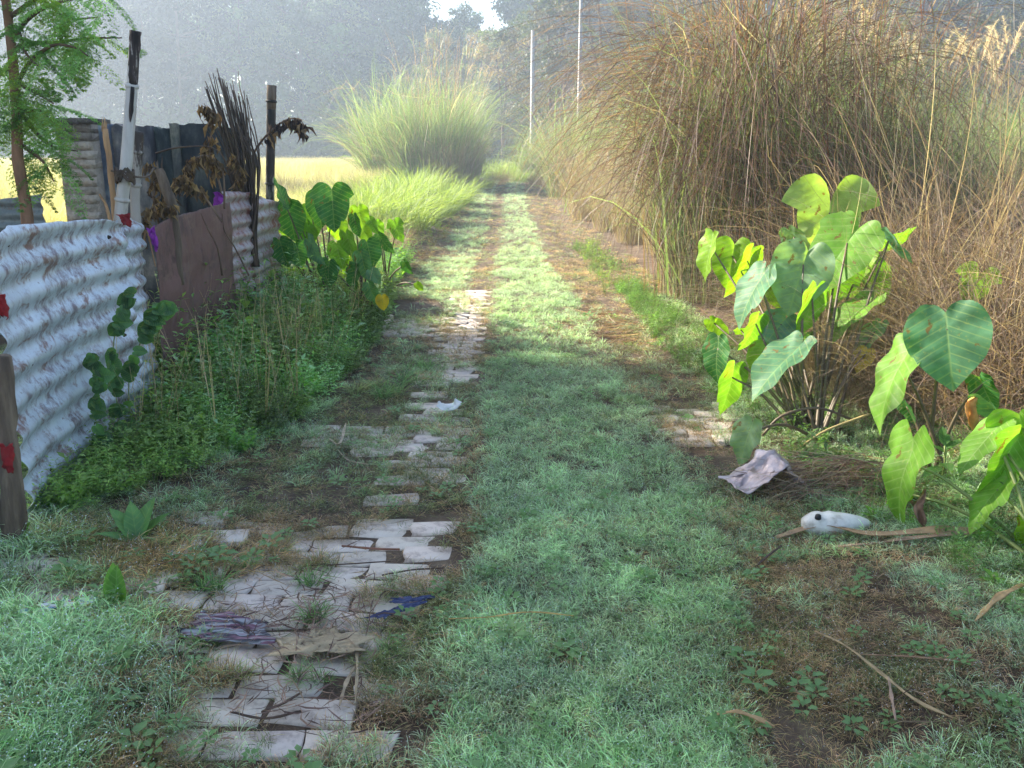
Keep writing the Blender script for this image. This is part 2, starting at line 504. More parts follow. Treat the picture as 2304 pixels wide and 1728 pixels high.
# where bricks lie bare: elliptical patches read off the photograph, on the ground
patches = []
for (px, py, rx, ry) in [(850, 1245, .36, .10), (900, 1205, .22, .10), (880, 1285, .30, .12), (700, 1330, .26, .13), (560, 1350, .26, .12), (470, 1375, .12, .05),
                         (620, 1375, .3, .06), (520, 1480, .22, .09), (660, 1445, .34, .13), (730, 1530, .2, .06), (610, 1600, .2, .11), (680, 1600, .15, .13), (640, 1680, .1, .04),
                         (960, 1185, .18, .08), (950, 1000, .09, .18), (940, 1025, .08, .05), (1005, 915, .13, .10), (1030, 850, .14, .22), (1050, 725, .13, .45), (1070, 665, .09, .5), (1085, 600, .06, .5),
                         (850, 930, .12, .08), (775, 938, .08, .04), (740, 1118, .12, .04), (860, 1120, .06, .05), (930, 690, .28, .35), (60, 1290, .2, .12), (160, 1340, .2, .06), (90, 1360, .12, .05),
                         (1462, 950, .05, .10), (1520, 975, .03, .05), (740, 1380, .3, .08)]:
    g = G(px, py); patches.append((g[0], g[1], rx, ry))
def bare(x, y):
    v = np.zeros_like(x)
    wx = x + .05 * (noise(x * 14, y * 14, 61) - .5) * 2; wy = y + .05 * (noise(x * 14, y * 14, 62) - .5) * 2
    for (cx, cyy, rx, ry) in patches:
        v = np.maximum(v, 1 - np.sqrt(((wx - cx) / rx) ** 2 + ((wy - cyy) / ry) ** 2))
    return v      # > 0 inside

bp = bpy.data.objects.new('brick_path', None); COL.objects.link(bp)
bp['kind'] = 'structure'; bp['label'] = 'pale mud-washed bricks laid flat in the wheel tracks'
bricks = []
def lay(x0, x1, y0, y1, keep):
    row = 0; y = y0
    while y < y1:
        x = x0 - (.125 if row % 2 else 0)
        while x < x1:
            cx, cyy = x + .125, y + .06
            if keep(cx, cyy): bricks.append((cx, cyy))
            x += .251
        y += .125; row += 1
lay(-1.3, -.2, 1.95, 3.4, lambda x, y: noise(x * 2.7, y * 3.1, 91) > .12 and x < -.36 + .14 * (y > 2.8) and x > -1.32 + .3 * (y < 2.5) - .0)
lay(-.66, -.2, 3.4, 9.8, lambda x, y: x > -.62 and x < -.28 and noise(x * 3, y * 1.1, 45) > .22)
lay(-2.2, -1.35, 2.5, 3.1, lambda x, y: noise(x * 3, y * 3, 5) > .3)
lay(-1.1, -.66, 4.35, 4.85, lambda x, y: noise(x * 3, y * 3, 15) > .35)
lay(-1.35, -.8, 7.3, 8.1, lambda x, y: noise(x * 3, y * 3, 25) > .2)
lay(.82, 1.2, 4.4, 5.1, lambda x, y: noise(x * 3, y * 3, 35) > .25)
BB = np.array(bricks); kb_ = bare(BB[:, 0], BB[:, 1]) > -.10; bricks = [b_ for b_, q_ in zip(bricks, kb_) if q_][:300]
for n, (x, y) in enumerate(bricks):
    o = bpy.data.objects.new('brick', bm_[n % 9]); COL.objects.link(o); o.parent = bp
    o.location = (x + random.uniform(-.006, .006), y + random.uniform(-.006, .006), float(gz(x, y)) + .009 + random.uniform(-.006, .005))
    o.rotation_euler = (random.uniform(-.02, .02), random.uniform(-.02, .02), random.uniform(-.11, .11) + (math.pi if random.random() < .5 else 0))
BR = np.array(bricks)

# ------------------------------------------------------------------ lawn
def tuft_mesh(name, seed, n, h, rad, lean, droop, wid, cols, dew=3, flat=False):
    r = np.random.default_rng(seed); mb = MB()
    a = r.uniform(0, 6.28, n); rr = rad * np.sqrt(r.uniform(0, 1, n))
    base = np.stack([rr * np.cos(a), rr * np.sin(a), np.full(n, -.006)], 1)
    az = a + r.normal(0, .9, n)
    ci = r.integers(0, len(cols), n)
    c = np.array(cols)[ci] * r.uniform(.75, 1.25, (n, 1))
    L_ = h * r.uniform(.55, 1.25, n)
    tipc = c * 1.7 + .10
    cen = blades(mb, base, az, np.abs(r.normal(lean, .25, n)), L_, wid * r.uniform(.7, 1.2, n), r.uniform(droop * .5, droop * 1.3, n), 4, c * .22, tipc, r.uniform(-.6, .6, n))  # dark roots and pale tips put the shade between blades into the colour
    if dew:
        k = r.integers(0, n, dew); s = r.integers(2, 5, dew)
        p = cen[k, s]
        q = .0013 * r.uniform(.6, 1.2, dew)[:, None]
        for ax in range(dew):
            d = q[ax, 0]
            mb.add([p[ax] + np.array(v) * d for v in ((1, 0, 0), (-1, 0, 0), (0, 1, 0), (0, -1, 0), (0, 0, 1), (0, 0, -1))], None,
                   [(0, 2, 4), (2, 1, 4), (1, 3, 4), (3, 0, 4), (2, 0, 5), (1, 2, 5), (3, 1, 5), (0, 3, 5)], (1, 1, 1), 1)
    return hidden(mb.me(name, [M_lawn, M_dew]))
W1 = [(1, 1, 1), (.85, 1.05, .9), (1.15, 1.1, 1.05), (.8, .9, .75)]
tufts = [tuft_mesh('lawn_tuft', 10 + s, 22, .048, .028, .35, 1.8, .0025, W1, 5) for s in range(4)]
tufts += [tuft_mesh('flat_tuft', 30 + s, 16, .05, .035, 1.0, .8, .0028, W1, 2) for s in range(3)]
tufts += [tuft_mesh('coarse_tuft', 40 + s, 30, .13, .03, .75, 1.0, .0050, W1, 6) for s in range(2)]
mw = MB(); rw = np.random.default_rng(4); aw = np.arange(9) * 2.4; 
leafcards(mw, np.stack([.012 * np.cos(aw), .012 * np.sin(aw), .012 + .002 * np.arange(9)], 1), np.stack([np.cos(aw), np.sin(aw), .25 + .1 * rw.uniform(0, 1, 9)], 1), np.tile([0, 0, 1.], (9, 1)), .03, .02, (1, 1, 1))
tufts.append(hidden(mw.me('low_weed', [M_lawn])))

GREEN = np.array([.42, .51, .32]); FRESH = np.array([.20, .34, .12]); OLIVE = np.array([.26, .27, .12]); BROWN = np.array([.46, .29, .17]); STRAW = np.array([.36, .27, .15])
def lawn_points(n, y0, y1, seed, xr=None, vis=1.12, power=1.0):
    r = np.random.default_rng(seed)
    y = (r.uniform(y0 ** power, y1 ** power, n)) ** (1 / power)
    if xr is None:
        hw = (y * .968 + .378) * (1152 / FPX) * vis + .1
        x = r.uniform(-1, 1, n) * hw
    else: x = r.uniform(xr[0], xr[1], n)
    return x, y, r

def lawn(n, y0, y1, seed, size=1.0, xr=None):
    x, y, r = lawn_points(n, y0, y1, seed, xr)
    w = .07 * (fbm(x * 3, y * 3, 21) - .5) * 2 + .10 * (fbm(x * 1.1, y * .9, 22) - .5) * 2
    xe = x + w
    # centre strip: green between the tracks
    L0 = np.interp(y, [2, 2.5, 3, 4, 6, 12, 40], [-.24, -.20, -.15, -.2, -.2, -.22, -.25])
    R0 = np.interp(y, [2, 2.5, 3, 3.5, 4.5, 6.6, 12, 20, 40], [.66, .76, .80, .85, .82, .76, .52, .44, .4])
    cs = sstep(L0 - .04, L0 + .09, xe) * (1 - sstep(R0 - .1, R0 + .04, xe))
    R1 = np.interp(y, [2, 2.9, 4.5, 6, 12], [1.25, 1.2, 1.12, 1.1, 1.0])
    rs = sstep(R1 - .02, R1 + .25, xe) * (y < 9)
    LL = np.interp(y, [2, 2.6, 2.9, 3.3, 4.5, 6.6, 9], [-.95, -1.1, -1.5, -1.7, -.98, -1.0, -1.1])
    ls = (1 - sstep(LL - .2, LL + .03, xe)) * (y < 9.5)
    far = sstep(7, 9.5, y) * sstep(-1.25, -1.0, xe) * (1 - sstep(-.58, -.44, xe))
    g = np.clip(np.maximum(np.maximum(cs, rs * .8), np.maximum(ls * .9, far)), 0, 1)
    pn = fbm(x * 5, y * 5, 33)
    g = g * np.where(cs > .5, .78 + .3 * sstep(.34, .5, pn), .35 + .85 * sstep(.34, .56, pn)); g = np.clip(g, 0, 1)
    g = np.maximum(g, .34 * sstep(.46, .62, fbm(x * 2.2, y * 2.2, 34)) * (y < 9))
    isg = r.uniform(0, 1, n) < g * .88
    b = bare(x, y)
    keep = np.ones(n, bool)
    keep &= ~((b > .05) & (r.uniform(0, 1, n) > .035))
    keep &= ~((b > -.25) & (b <= .05) & (r.uniform(0, 1, n) > .6))
    # worn soil: thinner cover in the tracks
    thin = (1 - g) * sstep(.48, .62, fbm(x * 4, y * 4, 35))
    keep &= r.uniform(0, 1, n) > thin * .75
    # the far bank side of the left track is bare beyond twelve metres
    keep &= ~((y > 9) & (x < -1.3) & (r.uniform(0, 1, n) > .3))
    tint = np.where(isg[:, None], GREEN, np.where(r.uniform(0, 1, (n, 1)) < .25 + .6 * sstep(.4, .6, fbm(x * 2.4, y * 2.4, 52))[:, None], BROWN, OLIVE))
    fr = (r.uniform(0, 1, n) < .12 + .5 * sstep(.55, .7, fbm(x * 1.7, y * 1.7, 37))) & isg
    tint = np.where(fr[:, None], GREEN * .45 + FRESH * .55, tint)
    warm = (sstep(7.5, 11, y) * isg)[:, None]
    tint = tint * (1 - warm * .7) + np.array([.42, .50, .33]) * warm * .7
    hue = fbm(x * 4.6, y * 4.6, 39)[:, None]
    tint = tint * (.62 + .8 * hue) * r.uniform(.6, 1.35, (n, 1))
    tint[:, 2] *= (.85 + .35 * fbm(x * 1.4, y * 1.4, 40))
    tall = (.7 + .6 * fbm(x * 4, y * 4, 41)) * (1 + .6 * (x < -.9) * (y < 3.2))
    s = np.where(isg, 1.0, .8) * tall * r.uniform(.75, 1.25, n) * size
    var = np.where(isg, r.integers(0, 4, n), r.integers(4, 7, n))
    var = np.where((~isg) & (r.uniform(0, 1, n) < .3), r.integers(0, 4, n), var)
    wd = (r.uniform(0, 1, n) < .015 + .02 * sstep(.55, .7, fbm(x * 1.9, y * 1.9, 44))) & (y < 8)
    var = np.where(wd, 9, var); tint = np.where(wd[:, None], FRESH * .9, tint)
    z = gz(x, y) + np.where(b > -.1, .02, 0) + .004
    rot = np.stack([r.normal(0, .15, n), r.normal(0, .15, n), r.uniform(0, 6.28, n)], 1)
    return np.stack([x, y, z], 1)[keep], s[keep], rot[keep], var[keep], tint[keep]
parts = [lawn(30000, 1.75, 3.6, 1), lawn(30000, 3.6, 6.5, 2, 1.08), lawn(16000, 6.5, 13, 3, 1.2, (-2.0, 1.7)), lawn(12000, 13, 36, 4, 1.7, (-2.2, 1.6))]
# coarse green tufts standing on the bricks
ct = [(690, 1325, 1.0, FRESH), (480, 1340, 1.0, FRESH), (450, 1335, .8, FRESH), (720, 1400, .9, FRESH), (700, 1410, .7, FRESH), (460, 1465, .8, FRESH), (480, 1470, .6, OLIVE), (500, 1545, 1.0, BROWN), (540, 1540, .9, OLIVE * 1.2), (470, 1550, .8, BROWN),
      (700, 1275, .8, BROWN), (740, 1285, .7, OLIVE), (660, 1540, .6, FRESH), (720, 1545, .6, FRESH), (880, 890, 1.4, FRESH), (840, 880, 1.3, OLIVE * 1.3), (920, 870, 1.3, FRESH), (960, 840, 1.1, FRESH), (860, 900, 1.1, FRESH), (820, 895, 1.2, OLIVE * 1.3), (900, 900, 1.2, OLIVE),
      (930, 835, 1.0, FRESH), (870, 1480, .7, FRESH), (860, 1520, .7, OLIVE), (560, 1290, .7, FRESH)]
cp, cs_, cr_, cv, ctn = [], [], [], [], []
for px, py, s, t in ct:
    for q in range(3):
        g = G(px + random.uniform(-18, 18), py + random.uniform(-8, 8))
        cp.append(g + [0, 0, .02]); cs_.append(s * random.uniform(.6, .95)); cr_.append((0, 0, random.uniform(0, 6.28))); cv.append(random.choice((7, 8))); ctn.append(t * random.uniform(.7, 1.1))
parts.append((np.array(cp), np.array(cs_), np.array(cr_), np.array(cv), np.array(ctn)))
cat_ = [np.concatenate([p[k] for p in parts]) for k in range(5)]
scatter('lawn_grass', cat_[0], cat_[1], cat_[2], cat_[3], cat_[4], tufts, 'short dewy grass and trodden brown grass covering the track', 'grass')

# dry litter: bits of straw and twig lying in the tracks
mb = MB(); r = np.random.default_rng(77)
n = 2600
x, y, _ = lawn_points(n, 1.9, 9, 78); 
sel = (((x > -1.4) & (x < -.2)) | ((x > .75) & (x < 1.7))) | (r.uniform(0, 1, n) < .12)
x, y = x[sel], y[sel]; n = len(x)
cc = np.where(r.uniform(0, 1, (n, 1)) < .5, [[.30, .22, .14]], [[.13, .085, .06]]) * r.uniform(.7, 1.3, (n, 1))
blades(mb, np.stack([x, y, gz(x, y) + .034 + r.uniform(0, .012, n)], 1), r.uniform(0, 6.28, n), r.normal(1.5, .1, n), r.uniform(.03, .16, n), r.uniform(.002, .005, n), r.normal(0, .15, n), 3, cc, None, r.normal(0, .5, n), shape='lens')
# thick litter on the near bricks
n = 750
pp = [G(*random.choice([(720, 1400), (760, 1420), (620, 1440), (560, 1400), (700, 1480), (740, 1350), (640, 1560), (700, 1620), (1000, 830), (1330, 730), (1380, 760)])) for _ in range(n)]
pp = np.array(pp) + np.stack([r.normal(0, .13, n), r.normal(0, .09, n), np.zeros(n)], 1)
pp[:, 2] = gz(pp[:, 0], pp[:, 1]) + .032 + r.uniform(0, .02, n)
cc = np.where(r.uniform(0, 1, (n, 1)) < .5, [[.30, .2, .15]], [[.14, .09, .075]]) * r.uniform(.7, 1.3, (n, 1))
blades(mb, pp, r.uniform(0, 6.28, n), r.normal(1.5, .08, n), r.uniform(.03, .14, n), r.uniform(.002, .006, n), r.normal(0, .2, n), 3, cc, None, r.normal(0, .9, n), shape='lens')
obj('straw_litter', mb.me('straw_litter', M_dry), kind='stuff', label='bits of dry straw and twig scattered over the wheel tracks', cat='litter')

# ------------------------------------------------------------------ paddy field
rice = []
for s in range(3):
    r = np.random.default_rng(s + 300); mb = MB(); n = 70
    a = r.uniform(0, 6.28, n); rr = .3 * np.sqrt(r.uniform(0, 1, n))
    c = np.array([1, 1, 1]) * r.uniform(.8, 1.2, (n, 1))
    blades(mb, np.stack([rr * np.cos(a), rr * np.sin(a), np.zeros(n)], 1), a, r.normal(.1, .12, n), r.uniform(.5, .85, n), .011, r.uniform(.2, 1.4, n), 3, c * .7, c * np.array([1.25, 1.12, .8]), shape='blade')
    rice.append(hidden(mb.me('rice_tuft', M_lawn)))
r = np.random.default_rng(55)
n = 15000
y = 13.5 + 82 * r.uniform(0, 1, n) ** 1.5
x = -3.0 - (r.uniform(0, 1, n)) * (6 + y * .78)
edge = -3.2 - .9 * sstep(13, 24, y) + 0.5 * (noise(y * .7, y * 0, 3) - .5)
k = x < edge
x, y = x[k], y[k]; n = len(x)
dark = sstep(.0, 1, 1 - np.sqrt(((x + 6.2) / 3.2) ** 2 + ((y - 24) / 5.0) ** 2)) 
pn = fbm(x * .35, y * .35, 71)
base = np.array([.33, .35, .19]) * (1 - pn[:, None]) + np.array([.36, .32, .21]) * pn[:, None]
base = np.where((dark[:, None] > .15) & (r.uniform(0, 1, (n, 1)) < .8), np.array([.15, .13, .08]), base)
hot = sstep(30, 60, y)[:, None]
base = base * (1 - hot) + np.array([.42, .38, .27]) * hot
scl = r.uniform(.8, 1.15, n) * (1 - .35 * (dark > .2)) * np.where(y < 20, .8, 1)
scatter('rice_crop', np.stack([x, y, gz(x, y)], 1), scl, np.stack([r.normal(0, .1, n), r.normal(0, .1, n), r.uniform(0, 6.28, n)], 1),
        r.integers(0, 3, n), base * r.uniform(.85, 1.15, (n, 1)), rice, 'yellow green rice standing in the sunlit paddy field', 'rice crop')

# ------------------------------------------------------------------ trees
def tree_mesh(seed, h, cr, nclump, per, leaf, cols, trunk=.16, first=.35, multi=1, spread=1.0, top=None):
    """tapered trunk, limbs, and a crown of many leaf clumps with gaps; returns (trunk, crown) meshes"""
    r = np.random.default_rng(seed)
    mt = MB(); mc = MB()
    stems = []
    for q in range(multi):
        a = r.uniform(0, 6.28); off = .25 * q
        p = bez([(off * math.cos(a), off * math.sin(a), -.3), (off * math.cos(a) + r.normal(0, .2), off * math.sin(a) + r.normal(0, .2), h * .3),
                 (off + r.normal(0, .5), r.normal(0, .5), h * .62), (off + r.normal(0, .7), r.normal(0, .7), h * .93)], 14)
        tube(mt, p, np.linspace(trunk, trunk * .2, len(p)), 7, (1, 1, 1), jitter=.06, seed=seed)
        stems.append(p)
    cen = []
    for c in range(nclump):
        t = first + (1 - first) * r.uniform(0, 1) ** .8
        p = stems[r.integers(len(stems))]
        b = p[min(len(p) - 1, int(t * (len(p) - 1)))]
        prof = cr * (math.sin(math.pi * min(1, (t - first) / (1 - first) * .8 + .16)) ** .7)
        a = r.uniform(0, 6.28); d = prof * r.uniform(.25, 1.0) ** .7 * spread
        e = b + np.array([math.cos(a) * d, math.sin(a) * d, r.uniform(-.1, .3) * cr])
        e[2] = min(e[2], h)
        cen.append(e)
        if c % 3 == 0:
            m_ = (b + e) / 2 + [0, 0, -.1 * cr]
            tube(mt, bez([b - [0, 0, .15 * cr], m_, e], 6), np.linspace(trunk * .3, trunk * .06, 7)[:len(bez([b, m_, e], 6))], 4, (1, 1, 1), cap=False)
    cen = np.array(cen)
    N_ = nclump * per
    rad = np.repeat(r.uniform(.35, .8, nclump) * cr * .36, per)
    ctr = np.repeat(cen, per, 0)
    v = r.normal(0, 1, (N_, 3)); v /= np.linalg.norm(v, axis=1, keepdims=True)
    pos = ctr + v * (rad * r.uniform(.15, 1, N_) ** .6)[:, None] * np.array([1, 1, .7])
    cc = np.repeat(np.array(cols)[r.integers(0, len(cols), nclump)], per, 0) * r.uniform(.85, 1.15, (N_, 1))
    nn_ = v + r.normal(0, .35, (N_, 3)) + [0, 0, .2]; d = np.cross(nn_, r.normal(0, 1, (N_, 3)))
    quadcards(mc, pos, d, nn_, leaf * r.uniform(.6, 1.3, N_), leaf * .55 * r.uniform(.6, 1.2, N_), cc)
    return mt.me('trunk', M_bark), mc.me('crown', M_tree)

def tree(name, meshes, loc, s, rz, label, group=None):
    t = bpy.data.objects.new(name, None); COL.objects.link(t)
    t.location = loc; t.scale = (s * random.uniform(.9, 1.1), s * random.uniform(.9, 1.1), s); t.rotation_euler.z = rz
    t['label'] = label; t['category'] = 'tree'
    if group: t['group'] = group
    obj('trunk', meshes[0], t); obj('crown', meshes[1], t)
    return t
gr1 = [(.03, .05, .02), (.055, .09, .03), (.015, .028, .014), (.10, .12, .05)]
br1 = [(.11, .085, .04), (.08, .09, .035), (.14, .10, .05), (.06, .075, .03)]
far_m = [tree_mesh(500 + s, 20, 4.6, 90, 105, .40, gr1, trunk=.20, first=.3) for s in range(5)]
mid_m = [tree_mesh(520 + s, 13, 3.6, 75, 95, .26, br1, trunk=.17, first=.18, multi=2) for s in range(3)]
r = np.random.default_rng(9)
far_lab = 'tall misty tree in the wood beyond the paddy field'
i = 0
def skyh(x, y):   # top of the wood as it shows against the sky
    px = 1152 + x / (y * .968) * FPX
    return float(np.interp(px, [-400, 900, 960, 1010, 1060, 1100, 1140, 1200, 1600, 2150, 2230, 2700], [21, 21, 18, 12.5, 15.5, 11.5, 13, 19, 20, 20, 19, 21]))
for row, (yy, dx) in enumerate([(84, 4.6), (90, 4.8), (98, 5.5)]):
    x = -76 + row * 2
    while x < 72:
        xx = x + r.uniform(-1.2, 1.2); y_ = yy + r.uniform(-2.5, 2.5)
        if xx > 12: y_ = y_ - 6
        h = skyh(xx, y_) * r.uniform(.9, 1.08)
        tree('forest_tree', far_m[i % 5], (xx, y_, .3), h / 20, r.uniform(0, 6.28), far_lab, 'misty trees beyond the paddy field')
        i += 1; x += dx * r.uniform(.85, 1.15)
mid = [(-.6, 64, 9.9), (2.6, 56, 12), (5.2, 52, 13), (8.6, 50, 13), (12, 54, 13), (16, 50, 12.5), (20.5, 55, 13), (25, 52, 13), (30, 54, 14), (35, 56, 14), (-5.6, 70, 10.5), (-2.6, 76, 11.2), (1.5, 70, 12)]
labs = ['low rounded tree at the end of the track, left of the sky gap', 'brownish bushy tree behind the shorter utility pole', 'brown leaved tree between the two utility poles', 'bushy tree just right of the taller utility pole',
        'tree behind the tallest reeds', 'dark tree behind the reeds right of centre', 'dark tree behind the row of reed plumes', 'tree behind the reed plumes, with sky specks in its crown', 'tree above the reeds near the right corner',
        'rightmost tree above the reeds, beside the sky gap', 'low dome shaped tree left of the sky gap', 'low tree right under the sky gap', 'tree behind the end of the track']
for k, (x, y, h) in enumerate(mid):
    tree('bushy_tree', mid_m[k % 3], (x, y, .3), h / 13, k * 1.7, labs[k])
# the wood behind the trees one can tell apart: one mass of foliage
r = np.random.default_rng(88); mbw = MB(); n = 90000
x = r.uniform(-95, 85, n); y = 101 + r.uniform(0, 10, n)
top = np.array([skyh(a, b) for a, b in zip(x, y)]) * .93 * (.85 + .3 * fbm(x * .25, x * 0, 4))
z = .3 + top * r.uniform(0, 1, n) ** .9
kk = fbm(x * .35, z * .35, 6) > .3 - .2 * (z < 7)
x, y, z = x[kk], y[kk], z[kk]; n = len(x)
quadcards(mbw, np.stack([x, y, z], 1), r.normal(0, 1, (n, 3)), r.normal(0, 1, (n, 3)), r.uniform(.5, 1.1, n), r.uniform(.3, .7, n), np.array([.035, .055, .022]) * (.3 + 2.2 * sstep(.35, .65, fbm(x * .5, z * .6, 16)))[:, None] * r.uniform(.6, 1.5, (n, 1)))
n = 46000
x = r.uniform(-75, 75, n); y = 80 + r.uniform(0, 14, n); z = .2 + 5.2 * r.uniform(0, 1, n) ** 1.6 * (.4 + 1.2 * fbm(x * .3, y * .1, 9))
quadcards(mbw, np.stack([x, y, z], 1), r.normal(0, 1, (n, 3)), r.normal(0, 1, (n, 3)), r.uniform(.5, 1.0, n), r.uniform(.3, .7, n), np.array([.045, .065, .028]) * r.uniform(.6, 1.5, (n, 1)))
obj('distant_wood', mbw.me('distant_wood', M_tree), kind='stuff', label='hazy dark mass of the far wood behind its front trees', cat='wood')
# unseen trees added outside the left edge, placed to shade the near track
shade_m = [tree_mesh(560 + s, 9.5, 3.6, 90, 120, .17, [(.05, .1, .03), (.07, .12, .03)], trunk=.16, first=.3) for s in range(2)]
SH = [(-10.2, 6.6, 8.8), (-12.5, 11.5, 9.1), (-9.2, 9.4, 7.2), (-7.7, 5.6, 6.4), (-8.9, 4.6, 8.8), (-13.5, 5.0, 10.5), (-12, 1.0, 10.0), (-15.5, 9.0, 12)]
for k, (x, y, h) in enumerate(SH):
    t = tree('shade_tree', shade_m[k % 2], (x, y, 0), h / 9.5, k * 2.1, 'unseen leafy tree added beyond the left edge to shade the near track', 'unseen trees added to shade the track')

# ------------------------------------------------------------------ utility poles
M_conc = solid('pole_concrete', [(.3, (.22, .22, .22)), (.7, (.36, .35, .34))], 3, rough=.85, bump=.2)
def pole(px, d, top, w, label):
    b = P(px, 400, d); b[2] = float(gz(b[0], b[1]))
    mb = MB(); s = MB()
    v = np.array([[-1, -1], [1, -1], [1, 1], [-1, 1]]) * w * .5
    lo = np.concatenate([v, np.full((4, 1), -.5)], 1); hi = np.concatenate([v * .62, np.full((4, 1), top - b[2])], 1)
    mb.add(np.concatenate([lo, hi]), [[0, 1, 5, 4], [1, 2, 6, 5], [2, 3, 7, 6], [3, 0, 4, 7], [4, 5, 6, 7]], None)
    o = obj('utility_pole', mb.me('utility_pole', M_conc), None, label, 'utility pole', loc=b, rz=.5)
    box(s, (0, 0, 0), (.012, .45, .03)); return o
pole(1197, 50, 1.5 + 50 * math.tan(R(7.15)), .22, 'shorter pale concrete utility pole, its top below the treetops')
pole(1300, 34, 1.5 + 34 * math.tan(R(10.5)), .13, 'taller thin pale utility pole whose top leaves the photo')

# ------------------------------------------------------------------ reed and grass clumps
TAN = [(.34, .28, .21), (.27, .21, .16), (.42, .36, .28), (.22, .17, .13)]
RED = [(.21, .135, .105), (.28, .19, .145), (.16, .10, .08), (.36, .26, .20)]
GRN = [(.17, .26, .10), (.22, .31, .13), (.12, .19, .09), (.27, .34, .18)]
YGR = [(.25, .34, .08), (.32, .38, .11), (.17, .26, .07)]
DRK = [(.07, .05, .04), (.12, .085, .065)]
def pick(r, cols, n): return np.array(cols)[r.integers(0, len(cols), n)] * r.uniform(.75, 1.25, (n, 1))
def disc(r, n, R_): a = r.uniform(0, 6.28, n); q = R_ * np.sqrt(r.uniform(0, 1, n)); return np.stack([q * np.cos(a), q * np.sin(a), np.zeros(n)], 1), a
def fol(seed, n, H, R_, cols, lean=.2, droop=1.1, w=.011, seg=7, low=.4, z=0, ls=.15, curl=.4):
    r = np.random.default_rng(seed); mb = MB()
    b, a = disc(r, n, R_); b[:, 2] = z * r.uniform(0, 1, n)
    L_ = H * r.uniform(low, 1.12, n)
    blades(mb, b, a + r.normal(0, .8, n), np.abs(r.normal(lean, ls, n)), L_, w * r.uniform(.6, 1.3, n), np.clip(r.normal(droop, droop * .45, n), 0, 3), seg, pick(r, cols, n) * .8, pick(r, cols, n), r.normal(0, curl, n))
    return mb.me('blades', M_reed)
def drape(seed, n, z0, z1, R_, cols, Ld=1.5, w=.007, face=None):
    """dead culms that lean out and hang down over the clump's side"""
    r = np.random.default_rng(seed); mb = MB()
    a = r.uniform(0, 6.28, n) if face is None else r.normal(face, 1.0, n)
    z = z0 + (z1 - z0) * r.uniform(0, 1, n)
    q = R_ * (.35 + .4 * r.uniform(0, 1, n)) * (1.15 - .35 * z / z1)
    b = np.stack([q * np.cos(a), q * np.sin(a), z], 1)
    blades(mb, b, a + r.normal(0, .45, n), r.uniform(.35, 1.1, n), np.minimum(Ld * r.uniform(.6, 1.2, n), z * 1.15 + .35), w * r.uniform(.5, 1.3, n), r.uniform(1.5, 2.4, n), 8, pick(r, cols, n), pick(r, cols, n) * .9, r.normal(0, .3, n), power=.7)
    return mb.me('hanging_blades', M_reed)
def broad(seed, n, H, R_, cols):
    """flat arching leaf blades, some of them snapped over"""
    r = np.random.default_rng(seed); mb = MB()
    b, a = disc(r, n, R_); b[:, 2] = H * .45 * r.uniform(0, 1, n) ** 1.5
    blades(mb, b, a + r.normal(0, .9, n), np.abs(r.normal(.25, .15, n)), H * r.uniform(.35, .75, n), .017 * r.uniform(.6, 1.3, n), r.uniform(.6, 2.4, n), 8, pick(r, cols, n), pick(r, cols, n) * 1.1, r.normal(0, .3, n), power=2.2)
    k = n // 2; b, a = disc(r, k, R_); b[:, 2] = H * r.uniform(.3, .8, k)
    blades(mb, b * [1.4, 1.4, 1], r.uniform(0, 6.28, k), r.uniform(1.2, 2.6, k), r.uniform(.4, 1.0, k), .010, r.normal(0, .2, k), 4, pick(r, TAN + RED, k))
    return mb.me('broad_blades', M_reed)
def culms(seed, n, H, R_, cols, w=.007, lean=.08, droop=.25):
    r = np.random.default_rng(seed); mb = MB()
    b, a = disc(r, n, R_)
    c = blades(mb, b, a + r.normal(0, .7, n), np.abs(r.normal(lean, .07, n)), H * r.uniform(.8, 1.1, n), w * r.uniform(.7, 1.3, n), r.uniform(0, droop * 2, n), 7, pick(r, cols, n), pick(r, cols, n), shape='stem', twist=r.uniform(-.3, .3, n))
    # narrow leaves along the culms
    k = r.integers(0, n, n * 4); s = r.integers(2, 7, n * 4)
    blades(mb, c[k, s], r.uniform(0, 6.28, n * 4), r.uniform(.2, .6, n * 4), r.uniform(.25, .6, n * 4), .008, r.uniform(.4, 1.8, n * 4), 4, pick(r, cols, n * 4))
    return mb.me('culms', M_reed)
def plume_mesh(seed, L_=.42, drooping=1.0, col=(.62, .50, .38)):
    r = np.random.default_rng(seed); mb = MB()
    ax = blades(mb, np.zeros((1, 3)), 0.0, .1, L_, .004, drooping, 8, col, shape='stem', twist=0.)[0]
    n = 170
    t = r.uniform(0, 1, n); i0 = np.clip((t * 8).astype(int), 0, 7)
    p = ax[i0] + (ax[i0 + 1] - ax[i0]) * (t * 8 - i0)[:, None]
    blades(mb, p, r.normal(0, 1.6, n), r.uniform(.15, .8, n) + drooping * t * .6, .11 * (1.1 - t * .7) * r.uniform(.6, 1.2, n), .0035, r.uniform(.3, 1.3, n), 3, pick(r, [col], n))
    return mb.me('plume', M_reed)
plumes = [plume_mesh(1, .45, 1.3), plume_mesh(2, .4, .35), plume_mesh(3, .5, 1.9, (.5, .4, .3)), plume_mesh(4, .38, .2, (.66, .52, .42))]

